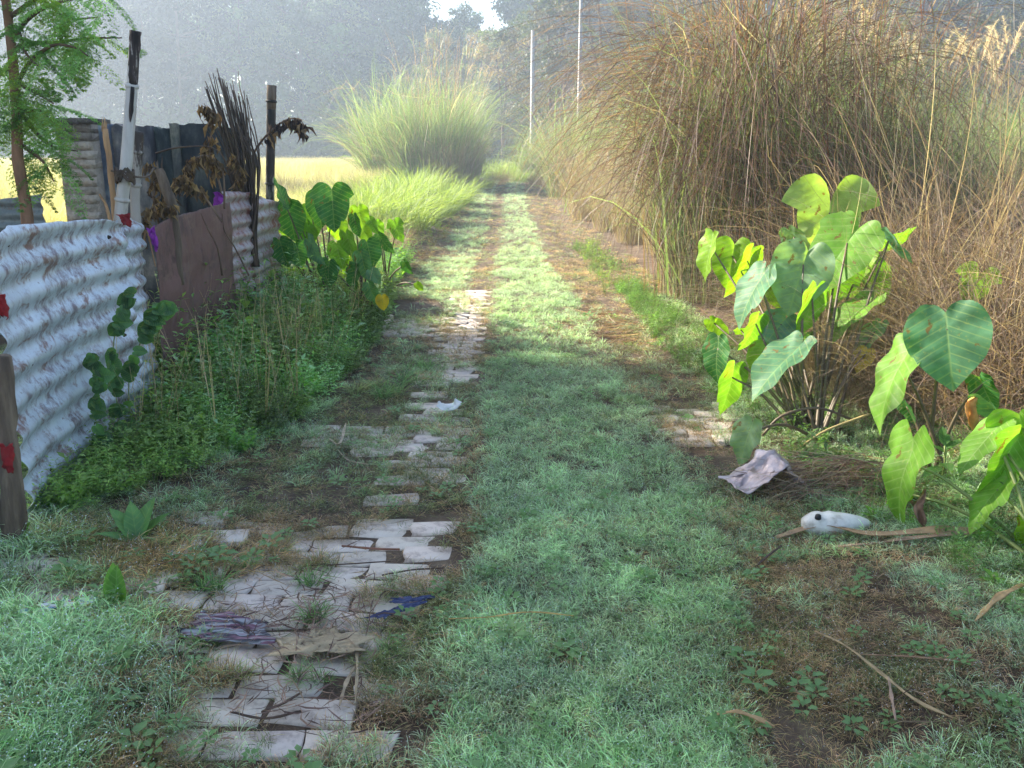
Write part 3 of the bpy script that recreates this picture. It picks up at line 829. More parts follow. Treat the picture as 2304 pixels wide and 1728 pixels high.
def thing(name, label, cat, loc=(0, 0, 0), rz=0, group=None, s=1.0):
    t = bpy.data.objects.new(name, None); COL.objects.link(t)
    t.location = loc; t.rotation_euler.z = rz; t.scale = (s, s, s)
    t['label'] = label; t['category'] = cat
    if group: t['group'] = group
    return t
V_TALL = dict(
    mixed=[('green_blades', fol(1, 1100, 2.4, .6, GRN, .08, .7, .011, ls=.07), 1), ('dry_blades', fol(2, 600, 2.2, .65, TAN + GRN[:2], .08, .65, .008, curl=1.0, ls=.08), 1), ('culms', culms(3, 70, 3.1, .42, RED + GRN[:1], lean=.1), 1)],
    mixed2=[('green_blades', fol(11, 900, 2.3, .6, GRN, .10, .9, .011, ls=.08), 1), ('dry_blades', fol(12, 700, 2.1, .65, TAN + GRN[:1] + RED[:1], .12, .85, .008, curl=1.1, ls=.1), 1), ('culms', culms(13, 60, 3.2, .42, RED, lean=.12), 1)],
    tan=[('dry_blades', fol(21, 1500, 2.0, .65, TAN + RED[1:2], .16, 1.1, .008, curl=.9, ls=.1), 1), ('green_blades', fol(22, 160, 2.3, .5, GRN, .2, 1.4, .01), 1)],
    green=[('green_blades', fol(31, 900, 3.0, .6, GRN + GRN + TAN[:2], .12, 1.3, .018, ls=.14, curl=1.0, low=.25), 1), ('dry_blades', fol(32, 420, 2.6, .6, TAN, .12, .8, .010), 1)],
    dead=[('dry_blades', fol(41, 1200, 1.9, .8, RED + TAN[:2] + DRK, .55, 1.5, .006, curl=1.4, z=.35, ls=.4), 1), ('tangled_stems', fol(42, 260, 1.7, .9, RED + TAN, .8, .5, .008, curl=.6, z=.9, ls=.5), 1)],
    lowgreen=[('green_blades', fol(51, 700, .85, .45, YGR, .35, 1.3, .011, seg=5), 1)],
)
BROAD = dict(mixed=broad(91, 150, 2.6, .75, GRN + GRN + TAN[2:3]), mixed2=broad(92, 180, 2.5, .75, GRN + YGR[:1] + TAN[:1]), green=broad(93, 150, 3.3, .7, GRN), tan=broad(94, 120, 2.0, .8, TAN + GRN[:2]))
def clump(kind, x, y, s, label, rz=None, group=None, extra=(), name='reed_clump', sx=1.0):
    t = thing(name, label, 'grass clump', (x, y, float(gz(x, y)) - .02), random.uniform(0, 6.28) if rz is None else rz, group, s)
    t.scale = (s * sx, s * sx, s)
    for nm, me, _ in V_TALL[kind]:
        obj(nm, me, t, kind='stuff')
    for nm, me in extra: obj(nm, me, t, kind='stuff')
    if kind in BROAD: obj('broad_blades', BROAD[kind], t, kind='stuff')
    return t
def add_plumes(t, n, R_, h, seed):
    r = np.random.default_rng(seed)
    for q in range(n):
        a = r.uniform(0, 6.28); d = R_ * r.uniform(0.2, 1)
        pl = obj('plume', plumes[r.integers(4)], t)
        hh = h * r.uniform(.88, 1.08)
        pl.location = (math.cos(a) * d, math.sin(a) * d, hh); pl.rotation_euler = (r.normal(0, .15), r.normal(0, .15), r.uniform(0, 6.28))
        mb = MB(); tube(mb, bez([(0, 0, .01), (-.02, 0, -hh * .25), (-.08 * d * math.cos(a), -.08 * d * math.sin(a), -hh * .5)], 6), .0035, 4, (.3, .2, .13), cap=False)
        obj('stalk', mb.me('stalk', M_reed), pl)

# the big clump right of the track, dry culms hanging over its near side
f = R(-115)
t = clump('mixed', 2.35, 8.9, 1.2, 'tall grass clump right of the track with brown culms hanging to the ground', 0,
          extra=[('hanging_blades', drape(61, 2000, .8, 2.0, 1.15, [(.17, .10, .08), (.12, .075, .06), (.24, .155, .12), (.08, .055, .045)], 1.9, face=f)), ('shade_blades', fol(62, 700, 1.7, .7, DRK, .15, .8, .008)),  # dark inner blades paint in the shade inside the clump
                 ('upper_blades', fol(63, 900, 2.6, .7, TAN + GRN + GRN, .1, .9, .008, curl=.9))])
add_plumes(t, 7, .9, 2.75, 5)
t = clump('mixed2', 3.0, 8.4, .98, 'tall green and brown clump directly behind the large taro plant', 1, extra=[('shade_blades', fol(64, 700, 1.7, .8, DRK + GRN[2:3], .25, .8, .009)), ('upper_blades', fol(65, 500, 2.5, .6, TAN + GRN, .15, 1.0, .008))])  # inner blades coloured dark for the clump's shaded middle
add_plumes(t, 5, .9, 2.6, 6)
clump('mixed', 4.0, 8.9, .74, 'grass clump with upright reddish culms right of the clump behind the taro', 2, extra=[('shade_blades', fol(66, 600, 1.5, .8, DRK + RED, .3, 1, .008))])  # darker blades inside again stand for shade
clump('mixed2', 2.9, 10.3, 1.2, 'tall clump behind the hanging brown culms', 3)
clump('tan', 2.5, 10.9, .85, 'sunlit tan clump beside the track, behind the hanging culms')
clump('tan', 2.35, 12.6, .74, 'tan dry clump along the right of the track, second beyond the hanging culms')
clump('tan', 2.2, 14.6, .76, 'low tan clump on the right of the track, third beyond the hanging culms')
clump('tan', 2.1, 17.0, .85, 'reddish tan clump on the right of the track near its far end')
clump('tan', 2.0, 20.0, 1.1, 'pale tan clump right of the far end of the track')
clump('mixed', 2.6, 23.0, 1.15, 'yellowish clump in front of the taller utility pole')
clump('green', 1.75, 27.0, 1.12, 'pale green clump at the far end of the track, on its right')
clump('green', 3.2, 29.0, 1.05, 'pale green clump in front of the base of the taller pole')
clump('green', .9, 37.0, .8, 'small green clump closing the far end of the track')
clump('mixed', 3.3, 12.6, .98, 'tall clump in the second row, right of the track')
clump('mixed2', 4.4, 11.4, .86, 'reed clump in the second row behind the upright reddish culms')
# dead tangle in front right
clump('dead', 3.1, 6.3, .98, 'tangled dead brown grass behind the taro plants', extra=[('green_blades', fol(67, 90, 1.2, .7, YGR, .5, 1.2, .009))])
clump('dead', 4.0, 6.9, 1.1, 'higher dead brown tangle right of the large taro plant')
clump('dead', 2.75, 5.3, .72, 'dead brown grass mound behind the biggest taro leaf')
clump('dead', 3.35, 5.0, .85, 'dead brown grass mound at the right edge of the photo')
clump('dead', 2.35, 6.9, .62, 'low dead grass between the hanging culms and the large taro plant')
clump('dead', 4.9, 8.0, .95, 'dead tan tangle far right, below the reed plumes')
clump('dead', 2.5, 4.25, .5, 'flattened dead grass under the lower taro plant')
clump('dead', 2.05, 5.15, .42, 'low dead straw behind the foot of the large taro plant')
clump('dead', 2.2, 4.75, .5, 'dark dead grass right of the foot of the large taro plant')
clump('dead', 2.75, 4.6, .6, 'dead brown grass right behind the lower taro leaves')
clump('dead', 2.1, 5.7, .6, 'dead brown grass between the large taro and the tall clump')
for q_, (x_, y_, s_) in enumerate([(-1.1, 31.5, .9), (-.4, 33.5, .8), (.35, 34.5, .9), (1.0, 32.5, .9)]):
    clump(('lowgreen', 'dead')[q_ % 2], x_, y_, s_ * (1, .5)[q_ % 2], ['green tussock at the left corner of the track end', 'small brown tussock in the middle of the track end', 'green tussock right of the middle of the track end', 'small brown tussock at the right corner of the track end'][q_], name='grass_tussock')
clump('lowgreen', -.1, 37.5, 1.3, 'green tussock where the track bends out of sight', name='grass_tussock')
clump('lowgreen', -.9, 40, 1.5, 'green tussock beyond the bend of the track, left', name='grass_tussock')
clump('lowgreen', .7, 41, 1.5, 'green tussock beyond the bend of the track, right', name='grass_tussock')
clump('lowgreen', 3.0, 6.0, 1.0, 'fresh green blades rising out of the dead tangle')
clump('lowgreen', 2.3, 6.4, .8, 'fresh green grass behind the top leaf of the large taro')
for k, (x, y, h_, n_) in enumerate([(2.75, 7.6, 2.9, 46), (3.15, 7.7, 2.6, 30), (1.6, 8.9, 3.1, 26), (2.2, 8.2, 3.2, 30)]):
    t = thing('cane_stand', ['upright reddish canes rising behind the large taro plant', 'second stand of reddish canes right of the first', 'thin upright canes at the left shoulder of the big clump', 'thin upright canes in the middle of the big clump'][k], 'grass clump', (x, y, float(gz(x, y))), k)
    obj('culms', culms(300 + k, n_, h_, .28, [(.20, .09, .06), (.28, .15, .09), (.12, .13, .06)], w=.009, lean=.07, droop=.12), t, kind='stuff')
# sunlit kans reeds further right with pale plumes
g = 'plumed reeds standing beyond the dead tangle'
k = 0
ORD = ['first', 'second', 'third', 'fourth', 'fifth', 'sixth', 'seventh', 'eighth', 'ninth', 'tenth', 'eleventh', 'twelfth']
PX_ = [(4.6, 13), (5.9, 12.4), (7.2, 13), (8.5, 14), (5.2, 15.5), (6.8, 16), (8.6, 17), (10.2, 16.5), (6.2, 10.4), (7.4, 10.8)]
for (x, y, s) in [(4.6, 13, 1.0), (5.9, 12.4, .98), (7.2, 13, 1.0), (8.5, 14, 1.02), (5.2, 15.5, 1.1), (6.8, 16, 1.1), (8.6, 17, 1.12), (10.2, 16.5, 1.1), (6.2, 10.4, .88), (7.4, 10.8, .9)]:
    rk = sorted([1152 + 1995 * a / b for a, b in PX_]).index(1152 + 1995 * x / y)
    t = clump(('tan', 'mixed')[k % 2], x, y, s * .95, 'pale plumed reed clump behind the dead tangle, ' + ORD[rk] + ' from the left of its row', group=g, sx=1.15)
    add_plumes(t, 14, .9, 2.75, 100 + k); k += 1
# left bank and the big clump at its end
_t = clump('green', -4.3, 32.5, 1.42, 'tall arching green reed clump at the end of the rice field, left of the track', 0.0, sx=1.0)
_t.rotation_euler.y = -.16; clump('green', -3.3, 31.0, 1.2, 'green half of the big reed stand left of the far track', sx=.95)
clump('mixed', -2.6, 31.0, 1.62, 'upright pale reeds forming the right half of the big stand', sx=1.1)
clump('tan', -1.9, 30.2, 1.1, 'darker reeds touching the far end of the track on its left')
clump('mixed2', -2.2, 33.0, 1.6, 'tallest pale stems at the back of the big reed stand')
bank = [(-2.0, 15.5, 1.0), (-2.6, 15.0, 1.0), (-2.3, 17.0, 1.1), (-3.0, 17.4, 1.1), (-1.9, 19.0, 1.1), (-2.6, 19.6, 1.2), (-1.8, 21.5, 1.15), (-2.5, 22.5, 1.2), (-1.7, 24.5, 1.1), (-2.9, 25.5, 1.1), (-3.2, 14.2, .9), (-2.2, 13.7, .7)]
for k, (x, y, s) in enumerate(bank):
    clump('lowgreen', x, y, s, 'bright yellow green grass tussock on the left bank, ' + ORD[sorted(b_[1] for b_ in bank).index(y)] + ' from its near end', group='tussocks on the left bank', name='grass_tussock', sx=1.3)
for (x, y, s, l) in [(-1.75, 12.6, .33, 'small dead tussock at the near end of the left bank'), (-2.2, 11.5, .4, 'dry brown tussock behind the left taro plants'), (-3.1, 12.4, .42, 'tan dry grass between the left taro and the field')]:
    clump('dead', x, y, s, l, name='dry_tussock')

# ------------------------------------------------------------------ low herbs
def herb(seed, h, nb, leafL, cols, asp=.42, bushy=.5):
    r = np.random.default_rng(seed); mb = MB()
    n = nb
    b, a = disc(r, n, .04)
    c = blades(mb, b, a, np.abs(r.normal(bushy * .6, .2, n)), h * r.uniform(.6, 1.1, n), .0035, r.uniform(-.2, .5, n), 7, (.5, .55, .35), shape='stem', twist=0.)
    P_, D_, N_ = [], [], []
    for q in range(n):
        for s in range(2, 8):
            a0 = r.uniform(0, 6.28)
            for e in (0, math.pi):
                P_.append(c[q, s]); d = np.array([math.cos(a0 + e), math.sin(a0 + e), r.uniform(.0, .7)]); D_.append(d); N_.append([-d[0] * .4 + r.normal(0, .2), -d[1] * .4 + r.normal(0, .2), 1])
    m = len(P_)
    leafcards(mb, P_, D_, N_, leafL * r.uniform(.5, 1.2, m), leafL * asp * r.uniform(.7, 1.2, m), pick(r, cols, m))
    return hidden(mb.me('herb', M_herb))
W2 = [(1, 1, 1), (.8, .95, .8), (1.2, 1.15, .9)]
herbs = [herb(1, .3, 6, .055, W2), herb(2, .34, 7, .038, W2, .5), herb(3, .25, 4, .085, W2, .45), herb(4, .45, 4, .045, W2, .3, .3), herb(5, .14, 7, .035, W2, .6, .9), herb(6, .3, 9, .02, W2, .6, .6)]
mbx = MB(); rx_ = np.random.default_rng(77)
blades(mbx, np.zeros((5, 3)), rx_.uniform(0, 6.28, 5), rx_.uniform(.05, .4, 5), rx_.uniform(.45, .75, 5), .004, rx_.uniform(-.1, .3, 5), 5, (2.2, 1.5, 1.6), (2.8, 2.0, 2.4), shape='stem', twist=0.)
herbs.append(hidden(mbx.me('bare_stalks', M_herb)))
r = np.random.default_rng(404)
def region(n, fy, fx):
    y = fy(r.uniform(0, 1, n)); lo, hi = fx(y); x = lo + (hi - lo) * r.uniform(0, 1, n)
    return x, y
X_, Y_, S_, Vv, Tt = [], [], [], [], []
def herbs_add(x, y, s, v, t): X_.append(x); Y_.append(y); S_.append(s); Vv.append(v); Tt.append(t)
n = 3000     # weeds between the fence and the track
x, y = region(n, lambda u: 3.4 + 5.8 * u, lambda y: (np.full_like(y, -2.35), np.interp(y, [3.4, 4.2, 5, 6, 7, 9.2], [-1.75, -1.32, -1.18, -1.08, -1.1, -1.25])))
hgt = np.interp(x, [-2.3, -1.6, -1.1], [1.25, .95, .45]) * np.interp(y, [3.4, 4.6, 6, 9], [.4, .75, 1.15, 1.2])
keep_ = ~((x < -1.93) & (y < 4.95) & (r.uniform(0, 1, n) > .15)) & (x > -2.3)
tt = np.where(r.uniform(0, 1, (n, 1)) < .5, [[.20, .38, .10]], [[.33, .48, .30]]) * (.25 + 1.4 * fbm(x * 2.6, y * 2.6, 8))[:, None] * np.where(fbm(x * 3.1, y * 3.1, 18) > .58, 1.0, 0.0)[:, None] + np.array([.21, .30, .10]) * np.where(fbm(x * 3.1, y * 3.1, 18) > .58, 0.0, 1.0)[:, None] * (.3 + 1.2 * fbm(x * 2.6, y * 2.6, 8))[:, None] * r.uniform(.7, 1.3, (n, 1))
herbs_add(x[keep_], y[keep_], (hgt * r.uniform(.6, 1.3, n))[keep_], r.integers(0, 6, n)[keep_], tt[keep_])
n = 900      # under the left taro and at the fence end
x, y = region(n, lambda u: 7.4 + 4.5 * u, lambda y: (np.full_like(y, -3.3), np.full_like(y, -1.35)))
herbs_add(x, y, r.uniform(.7, 1.25, n), r.integers(0, 6, n), np.tile([.14, .27, .07], (n, 1)) * r.uniform(.7, 1.3, (n, 1)))
n = 800     # foot of the right hand growth
x, y = region(n, lambda u: 2.6 + 7.4 * u, lambda y: (np.interp(y, [2.6, 3.4, 5, 7, 10], [1.65, 1.4, 1.25, 1.15, 1.15]), np.interp(y, [2.6, 4, 6, 8, 10], [2.2, 2.6, 2.0, 1.5, 1.4])))
herbs_add(x, y, r.uniform(.2, .55, n), r.integers(0, 6, n), np.tile([.15, .25, .08], (n, 1)) * r.uniform(.5, 1.25, (n, 1)))
n = 90      # sunlit greens left of the hanging culms
x, y = region(n, lambda u: 9.5 + 5 * u, lambda y: (np.full_like(y, 1.0), np.full_like(y, 1.35)))
herbs_add(x, y, r.uniform(.3, .8, n), r.integers(0, 6, n), np.tile([.17, .24, .07], (n, 1)) * r.uniform(.6, 1.25, (n, 1)))
n = 700      # bank foot, brownish
x, y = region(n, lambda u: 9.5 + 18 * u, lambda y: (np.full_like(y, -3.2), np.full_like(y, -1.2)))
herbs_add(x, y, r.uniform(.35, .8, n), r.integers(0, 6, n), np.where(r.uniform(0, 1, (n, 1)) < .6, [[.2, .14, .08]], [[.2, .27, .08]]) * r.uniform(.6, 1.25, (n, 1)))
n = 150
x, y = region(n, lambda u: 4.2 + 4.8 * u, lambda y: (np.full_like(y, -2.2), np.full_like(y, -1.25)))
herbs_add(x, y, r.uniform(.7, 1.1, n), np.full(n, 6), np.tile([.2, .2, .13], (n, 1)) * r.uniform(.6, 1.3, (n, 1)))
X_, Y_, S_, Vv, Tt = map(np.concatenate, (X_, Y_, S_, Vv, Tt)); n = len(X_)
scatter('undergrowth', np.stack([X_, Y_, gz(X_, Y_)], 1), S_, np.stack([r.normal(0, .12, n), r.normal(0, .12, n), r.uniform(0, 6.28, n)], 1), Vv, Tt, herbs, 'dense low green weeds along both sides of the track', 'undergrowth')

# ------------------------------------------------------------------ fence of old sheets
def sheetmat(name, base, stain, rust, stain_amt=.55, stripes=None, pitch=.1, rough=.45, metal=.25):
    """worn painted sheet: two noises choose between paint, grey-violet wear and rust"""
    m, nt, N, L = newmat(name)
    out = N.new('ShaderNodeOutputMaterial'); pr = N.new('ShaderNodeBsdfPrincipled')
    tc = N.new('ShaderNodeTexCoord')
    def ns(sc, det, st=(1, 1, 1), dis=0.0, rg=.6):
        mp = N.new('ShaderNodeMapping'); mp.inputs['Scale'].default_value = st; L.new(tc.outputs['Object'], mp.inputs[0])
        n = N.new('ShaderNodeTexNoise'); n.inputs['Scale'].default_value = sc; n.inputs['Detail'].default_value = det
        n.inputs['Distortion'].default_value = dis; n.inputs['Roughness'].default_value = rg; L.new(mp.outputs[0], n.inputs['Vector']); return n.outputs['Fac']
    def ramp(f, a, b):
        r_ = N.new('ShaderNodeMapRange'); r_.inputs['From Min'].default_value = a; r_.inputs['From Max'].default_value = b; L.new(f, r_.inputs['Value']); r_.clamp = True; return r_.outputs[0]
    def mix(f, a, b):
        x = N.new('ShaderNodeMix'); x.data_type = 'RGBA'
        L.new(f, x.inputs['Factor'])
        for s, v in (('A', a), ('B', b)):
            if isinstance(v, tuple): x.inputs[s].default_value = (*v, 1)
            else: L.new(v, x.inputs[s])
        return x.outputs['Result']
    def mul(a, b):
        x = N.new('ShaderNodeMath'); x.operation = 'MULTIPLY'; L.new(a, x.inputs[0])
        if isinstance(b, float): x.inputs[1].default_value = b
        else: L.new(b, x.inputs[1])
        return x.outputs[0]
    c = mix(ramp(ns(3.0, 4), .35, .7), base, tuple(v * .82 for v in base))
    big = ramp(ns(2.6, 5, (1, 1, 1.6)), .60 - stain_amt * .25, .72 - stain_amt * .2)
    fine = ramp(ns(16, 10, (1, 1, .55), .15, .78), .47, .60)
    c = mix(mul(big, fine), c, stain)
    cracks = ramp(ns(6, 8, (1, 1, .5), 1.0, .72), .60, .66)
    c = mix(mul(cracks, .75), c, stain)
    specks = ramp(ns(55, 3), .66, .70)
    c = mix(mul(specks, .8), c, stain)
    rr_ = mul(ramp(ns(4.2, 6, (1, 1, 2.2), .6), .56, .62), ramp(ns(26, 6), .4, .55))
    c = mix(rr_, c, rust)
    L.new(c, pr.inputs['Base Color']); pr.inputs['Roughness'].default_value = rough
    pr.inputs['Metallic'].default_value = metal
    bp = N.new('ShaderNodeBump'); bp.inputs['Strength'].default_value = .5; bp.inputs['Distance'].default_value = .006
    L.new(ns(34, 8), bp.inputs['Height']); L.new(bp.outputs[0], pr.inputs['Normal'])
    L.new(pr.outputs[0], out.inputs[0])
    return m
M_sheet = sheetmat('pale_painted_sheet', (.66, .73, .80), (.22, .17, .19), (.27, .17, .15), .85)
M_sheet2 = sheetmat('rusty_white_sheet', (.52, .47, .48), (.30, .12, .10), (.28, .09, .065), 1.5)
M_rust = sheetmat('brown_rusted_plate', (.19, .10, .09), (.075, .045, .045), (.2, .12, .1), .6, rough=.6, metal=.1)
M_gsheet = sheetmat('grey_sheet', (.26, .30, .30), (.12, .12, .12), (.2, .12, .09), .5)

def sheet(name, cols, n_u, n_v, mat, amp, pitch, label, cat='metal sheet', dent=.012, seed=0, ridges=True, thick=.0012, phase=0., edge=.008):
    """cols: list of (x, y, zbottom, ztop) along the sheet's length; horizontal corrugation"""
    c = np.asarray(cols, float); t = np.linspace(0, 1, len(c)); u = np.linspace(0, 1, n_u)
    bx, by, z0, z1 = [np.interp(u, t, c[:, q]) for q in range(4)]
    for _ in range(2):
        bx[1:-1] = (bx[:-2] + bx[1:-1] * 2 + bx[2:]) / 4; by[1:-1] = (by[:-2] + by[1:-1] * 2 + by[2:]) / 4
    v = np.linspace(0, 1, n_v)
    z0 = z0 + edge * (fbm(u * 14, u * 0, seed) - .5) * 2; z1 = z1 + edge * (fbm(u * 11, u * 0, seed + 1) - .5) * 2
    Zg = z0[None] * (1 - v[:, None]) + z1[None] * v[:, None]
    tx = np.gradient(bx); ty = np.gradient(by); l = np.hypot(tx, ty); nx_, ny_ = ty / l, -tx / l
    s = np.cumsum(np.hypot(np.gradient(bx), np.gradient(by)))
    Sg = np.broadcast_to(s[None], Zg.shape)
    w = fbm(Sg * 1.6, Zg * 1.5, seed + 2)
    a = amp * (.75 + .5 * fbm(Sg * 3, Zg * 3, seed + 6))
    d = (a * np.sin((Zg + .012 * (w - .5)) * 2 * math.pi / pitch + phase) if ridges else 0) + dent * .7 * (fbm(Sg * 4, Zg * 7, seed + 3, 3) - .5) * 2
    d = d + dent * 2.0 * (fbm(Sg * 2, Zg * 1.4, seed + 4) - .5) * 2
    d = d - .35 * dent * np.exp(-((np.modf(Sg * 9 + 2.5 * w)[0] - .5) / .07) ** 2) * (noise(Sg * 9, Zg * 9, seed + 9) > .45)
    V = np.stack([bx[None] + nx_[None] * d, by[None] + ny_[None] * d, Zg], -1)
    i, j = np.meshgrid(np.arange(n_u - 1), np.arange(n_v - 1)); k = (j * n_u + i).ravel()
    me = mesh(name, V, np.stack([k, k + 1, k + n_u + 1, k + n_u], 1), None, None, [mat], True)
    o = obj(name, me, None, label, cat)
    m = o.modifiers.new('thickness', 'SOLIDIFY'); m.thickness = thick; m.offset = 0
    return o
FX = -2.0
sheet('corrugated_sheet', [(-1.93, 3.30, .02, 1.20), (-1.99, 3.55, .03, 1.22), (-2.03, 4.0, .01, 1.205), (-2.02, 4.4, 0, 1.185), (-2.0, 4.62, 0, 1.15)], 150, 170, M_sheet, .0155, .128,
      'large corrugated sheet in worn pale blue paint with dark scuffs, nearest in the fence', dent=.008, seed=3)
sheet('corrugated_sheet', [(-2.04, 4.56, 0, 1.13), (-2.03, 4.8, 0, 1.17), (-2.06, 5.0, 0, 1.12)], 50, 150, M_sheet, .014, .098, 'narrow crumpled pale sheet end overlapping behind the large blue one', dent=.02, seed=8)
sheet('corrugated_sheet', [(-1.97, 2.7, .0, .62), (-1.98, 3.12, 0, .40)], 40, 60, M_sheet, .012, .098, 'blue grey sheet piece at the left edge beside the dark post', dent=.01, seed=12)
sheet('rusted_plate', [(-2.02, 5.02, .0, 1.10), (-1.97, 5.35, .0, 1.14), (-1.99, 5.75, .0, 1.155), (-1.97, 6.30, .0, 1.17)], 80, 90, M_rust, 0, .1, 'smooth dark brown rusted plate standing in the fence', dent=.018, seed=20, ridges=False)
sheet('corrugated_sheet', [(-2.02, 6.32, .05, 1.245), (-1.99, 6.9, .05, 1.21), (-1.97, 7.6, .0, 1.10)], 90, 120, M_sheet2, .013, .098, 'rust streaked white corrugated sheet at the far end of the fence', dent=.012, seed=30)
sheet('corrugated_sheet', [(-5.2, 7.2, 0, 1.06), (-4.4, 7.25, 0, 1.10), (-3.72, 7.15, 0, 1.19)], 60, 80, M_gsheet, .012, .1, 'low grey corrugated sheet behind the slender tree', dent=.01, seed=40)

so = bpy.data.objects['corrugated_sheet']
for (y_, z_) in [(3.5, 1.15), (4.4, 1.1), (3.55, .66), (4.45, .6), (3.6, .18), (4.4, .2)]:
    mb = MB(); tube(mb, [(-1.985, y_, z_), (-1.972, y_, z_)], [.011, .006], 8, (.5, .4, .35)); obj('nail_head', mb.me('nail_head', M_bark), so)
M_wood = solid('weathered_wood', [(.3, (.05, .035, .025)), (.5, (.14, .10, .07)), (.75, (.30, .23, .16))], 5, bump=.8, bscale=30, stretch=(3, 3, .35), rough=.85)
M_split = solid('split_wood', [(.3, (.22, .11, .05)), (.6, (.46, .28, .14)), (.8, (.6, .42, .24))], 6, bump=.7, bscale=30, stretch=(3, 3, .3))
M_bamboo = solid('pale_bamboo', [(.36, (.22, .19, .16)), (.46, (.42, .39, .35)), (.6, (.55, .53, .50)), (.8, (.62, .60, .57))], 4, bump=.25, bscale=40, stretch=(2, 2, .4), rough=.55)
M_black = solid('charred_bamboo', [(.38, (.018, .014, .012)), (.50, (.06, .045, .035)), (.54, (.36, .33, .29)), (.75, (.48, .44, .4))], 4, bump=.5, bscale=30, stretch=(1.5, 1.5, .35), rough=.6)
M_red = solid('red_cloth', [(.3, (.16, .01, .012)), (.7, (.36, .02, .022))], 12, bump=.5, bscale=80, rough=.8)
M_purple = solid('purple_cloth', [(.3, (.2, .02, .26)), (.7, (.40, .05, .48))], 12, bump=.5, bscale=80, rough=.7)

def bamboo(name, pts, r0, r1, mat, label, nodes=(.3, .6), cat='bamboo pole', black=None):
    path = bez(pts, 36); K = len(path); s = np.linspace(0, 1, K)
    rad = r0 + (r1 - r0) * s
    mb = MB(); mbn = MB()
    tube(mb, path, rad, 12, jitter=.02)
    o = obj(name, mb.me(name, mat, True), None, label, cat)
    for q in nodes:
        i = int(q * (K - 1)); mbn = MB()
        d = path[min(i + 1, K - 1)] - path[max(0, i - 1)]; d /= np.linalg.norm(d)
        tube(mbn, np.array([path[i] - d * .012, path[i] - d * .004, path[i] + d * .004, path[i] + d * .012]), np.array([1.02, 1.22, 1.22, 1.02]) * rad[i], 12)
        obj('node_ring', mbn.me('node_ring', mat, True), o)
    return o
d = 4.75
_a, _b = P(304, 82, d), P(268, 520, d)
b = bamboo('bamboo_pole', [_a + (_b - _a) * (_a[2] / (_a[2] - _b[2])), P(268, 520, d), P(283, 380, d), P(296, 210, d), P(304, 82, d)], .036, .0255, M_bamboo, 'tall pale leaning bamboo pole with a charred split top', (.36, .80))
mb = MB(); top0, top1 = P(296, 232, d), P(304.5, 76, d)   # charred hollow mouth of the pole: a dark split shell standing proud of the bamboo
tube(mb, bez([P(298.5, 190, d - .006), P(302, 120, d - .008), P(305, 70, d - .006)], 10), np.linspace(.025, .0285, 11)[:len(bez([(0,0,0),(0,0,1),(0,0,2)], 10))], 9, jitter=.10)
tube(mb, bez([P(293, 275, d - .03), P(296, 235, d - .032), P(298.5, 195, d - .03)], 6), [.002, .008, .011, .012, .010, .012, .008][:len(bez([(0,0,0),(0,0,1),(0,0,2)], 6))], 6, jitter=.2)
obj('charred_top', mb.me('charred_top', solid('char', [(.42, (.015, .012, .01)), (.58, (.06, .045, .04)), (.64, (.34, .31, .28))], 14, stretch=(2.5, 2.5, .25), bump=.6)), b)
mb = MB(); cpt = P(281, 396, d - .02)
for q in range(9):
    a = q * .7
    tube(mb, [cpt + np.array([math.cos(u + a) * .045, math.sin(u + a) * .045, .03 * math.sin(u * 2 + q) + random.uniform(-.015, .015)]) for u in np.linspace(0, 6.28, 12)], .006, 4)
tube(mb, bez([cpt + [.02, 0, 0], P(330, 398, d), P(345, 380, d + .2)], 8), .005, 4)
tube(mb, bez([cpt, P(262, 388, d), P(250, 384, d)], 8), .005, 4)
obj('rope_tie', mb.me('rope_tie', M_bark), None, 'dark rope knotted round the pale bamboo pole', 'rope')
bamboo('bamboo_pole', [P(306, 640, 5.0) * [1, 1, 0], P(306, 500, 5.0), P(309, 380, 5.0), P(313, 296, 5.0)], .027, .024, M_black, 'short split charred bamboo right behind the pale pole', (.5, .82))
bamboo('bamboo_pole', [P(607, 620, 7.9) * [1, 1, 0], P(608, 470, 7.8), P(609, 330, 7.8), P(611, 194, 7.8)], .036, .040, M_black, 'upright blackened bamboo post at the far end of the fence', (.28, .47, .93))
mb = MB(); tube(mb, [P(610.5, 246, 7.8), P(610.8, 215, 7.8), P(611.5, 192, 7.8)], [.0400, .0408, .0412], 12); obj('pale_collar', mb.me('pale_collar', M_wood), None).parent = bpy.data.objects['bamboo_pole.002']
def stick(name, pts, r0, r1, mat, label, cat='stick', jit=.18, sides=7, n=14, extra=None):
    mb = MB(); path = bez(pts, n); tube(mb, path, np.linspace(r0, r1, len(path)), sides, jitter=jit, seed=int(r0 * 1e4))
    if extra: extra(mb)
    return obj(name, mb.me(name, mat), None, label, cat)
def splinters(px, py, d, n=9):
    def f(mb):
        for q in range(n):
            a = random.uniform(-8, 8)
            tube(mb, [P(px + a * .6, py + 10, d), P(px + a, py - random.uniform(6, 26), d)], [.006, .0015], 3)
    return f
stick('wooden_stake', [P(268, 620, 4.8), P(258, 480, 4.8), P(247, 370, 4.8), P(236, 290, 4.8)], .017, .014, M_split, 'thin split stake with a frayed top beside the pale pole', 'stake', extra=splinters(236, 286, 4.8))
stick('wooden_stake', [P(262, 600, 4.7), P(244, 480, 4.7), P(224, 436, 4.7)], .012, .005, M_split, 'short pointed splinter of orange wood left of the pale pole', 'stake')
stick('wooden_stump', [P(402, 640, 5.3), P(388, 480, 5.3), P(372, 420, 5.3), P(358, 380, 5.3)], .036, .026, M_wood, 'gnarled greyish branch stump rising behind the rusted plate', 'post', extra=splinters(360, 376, 5.3, 5))
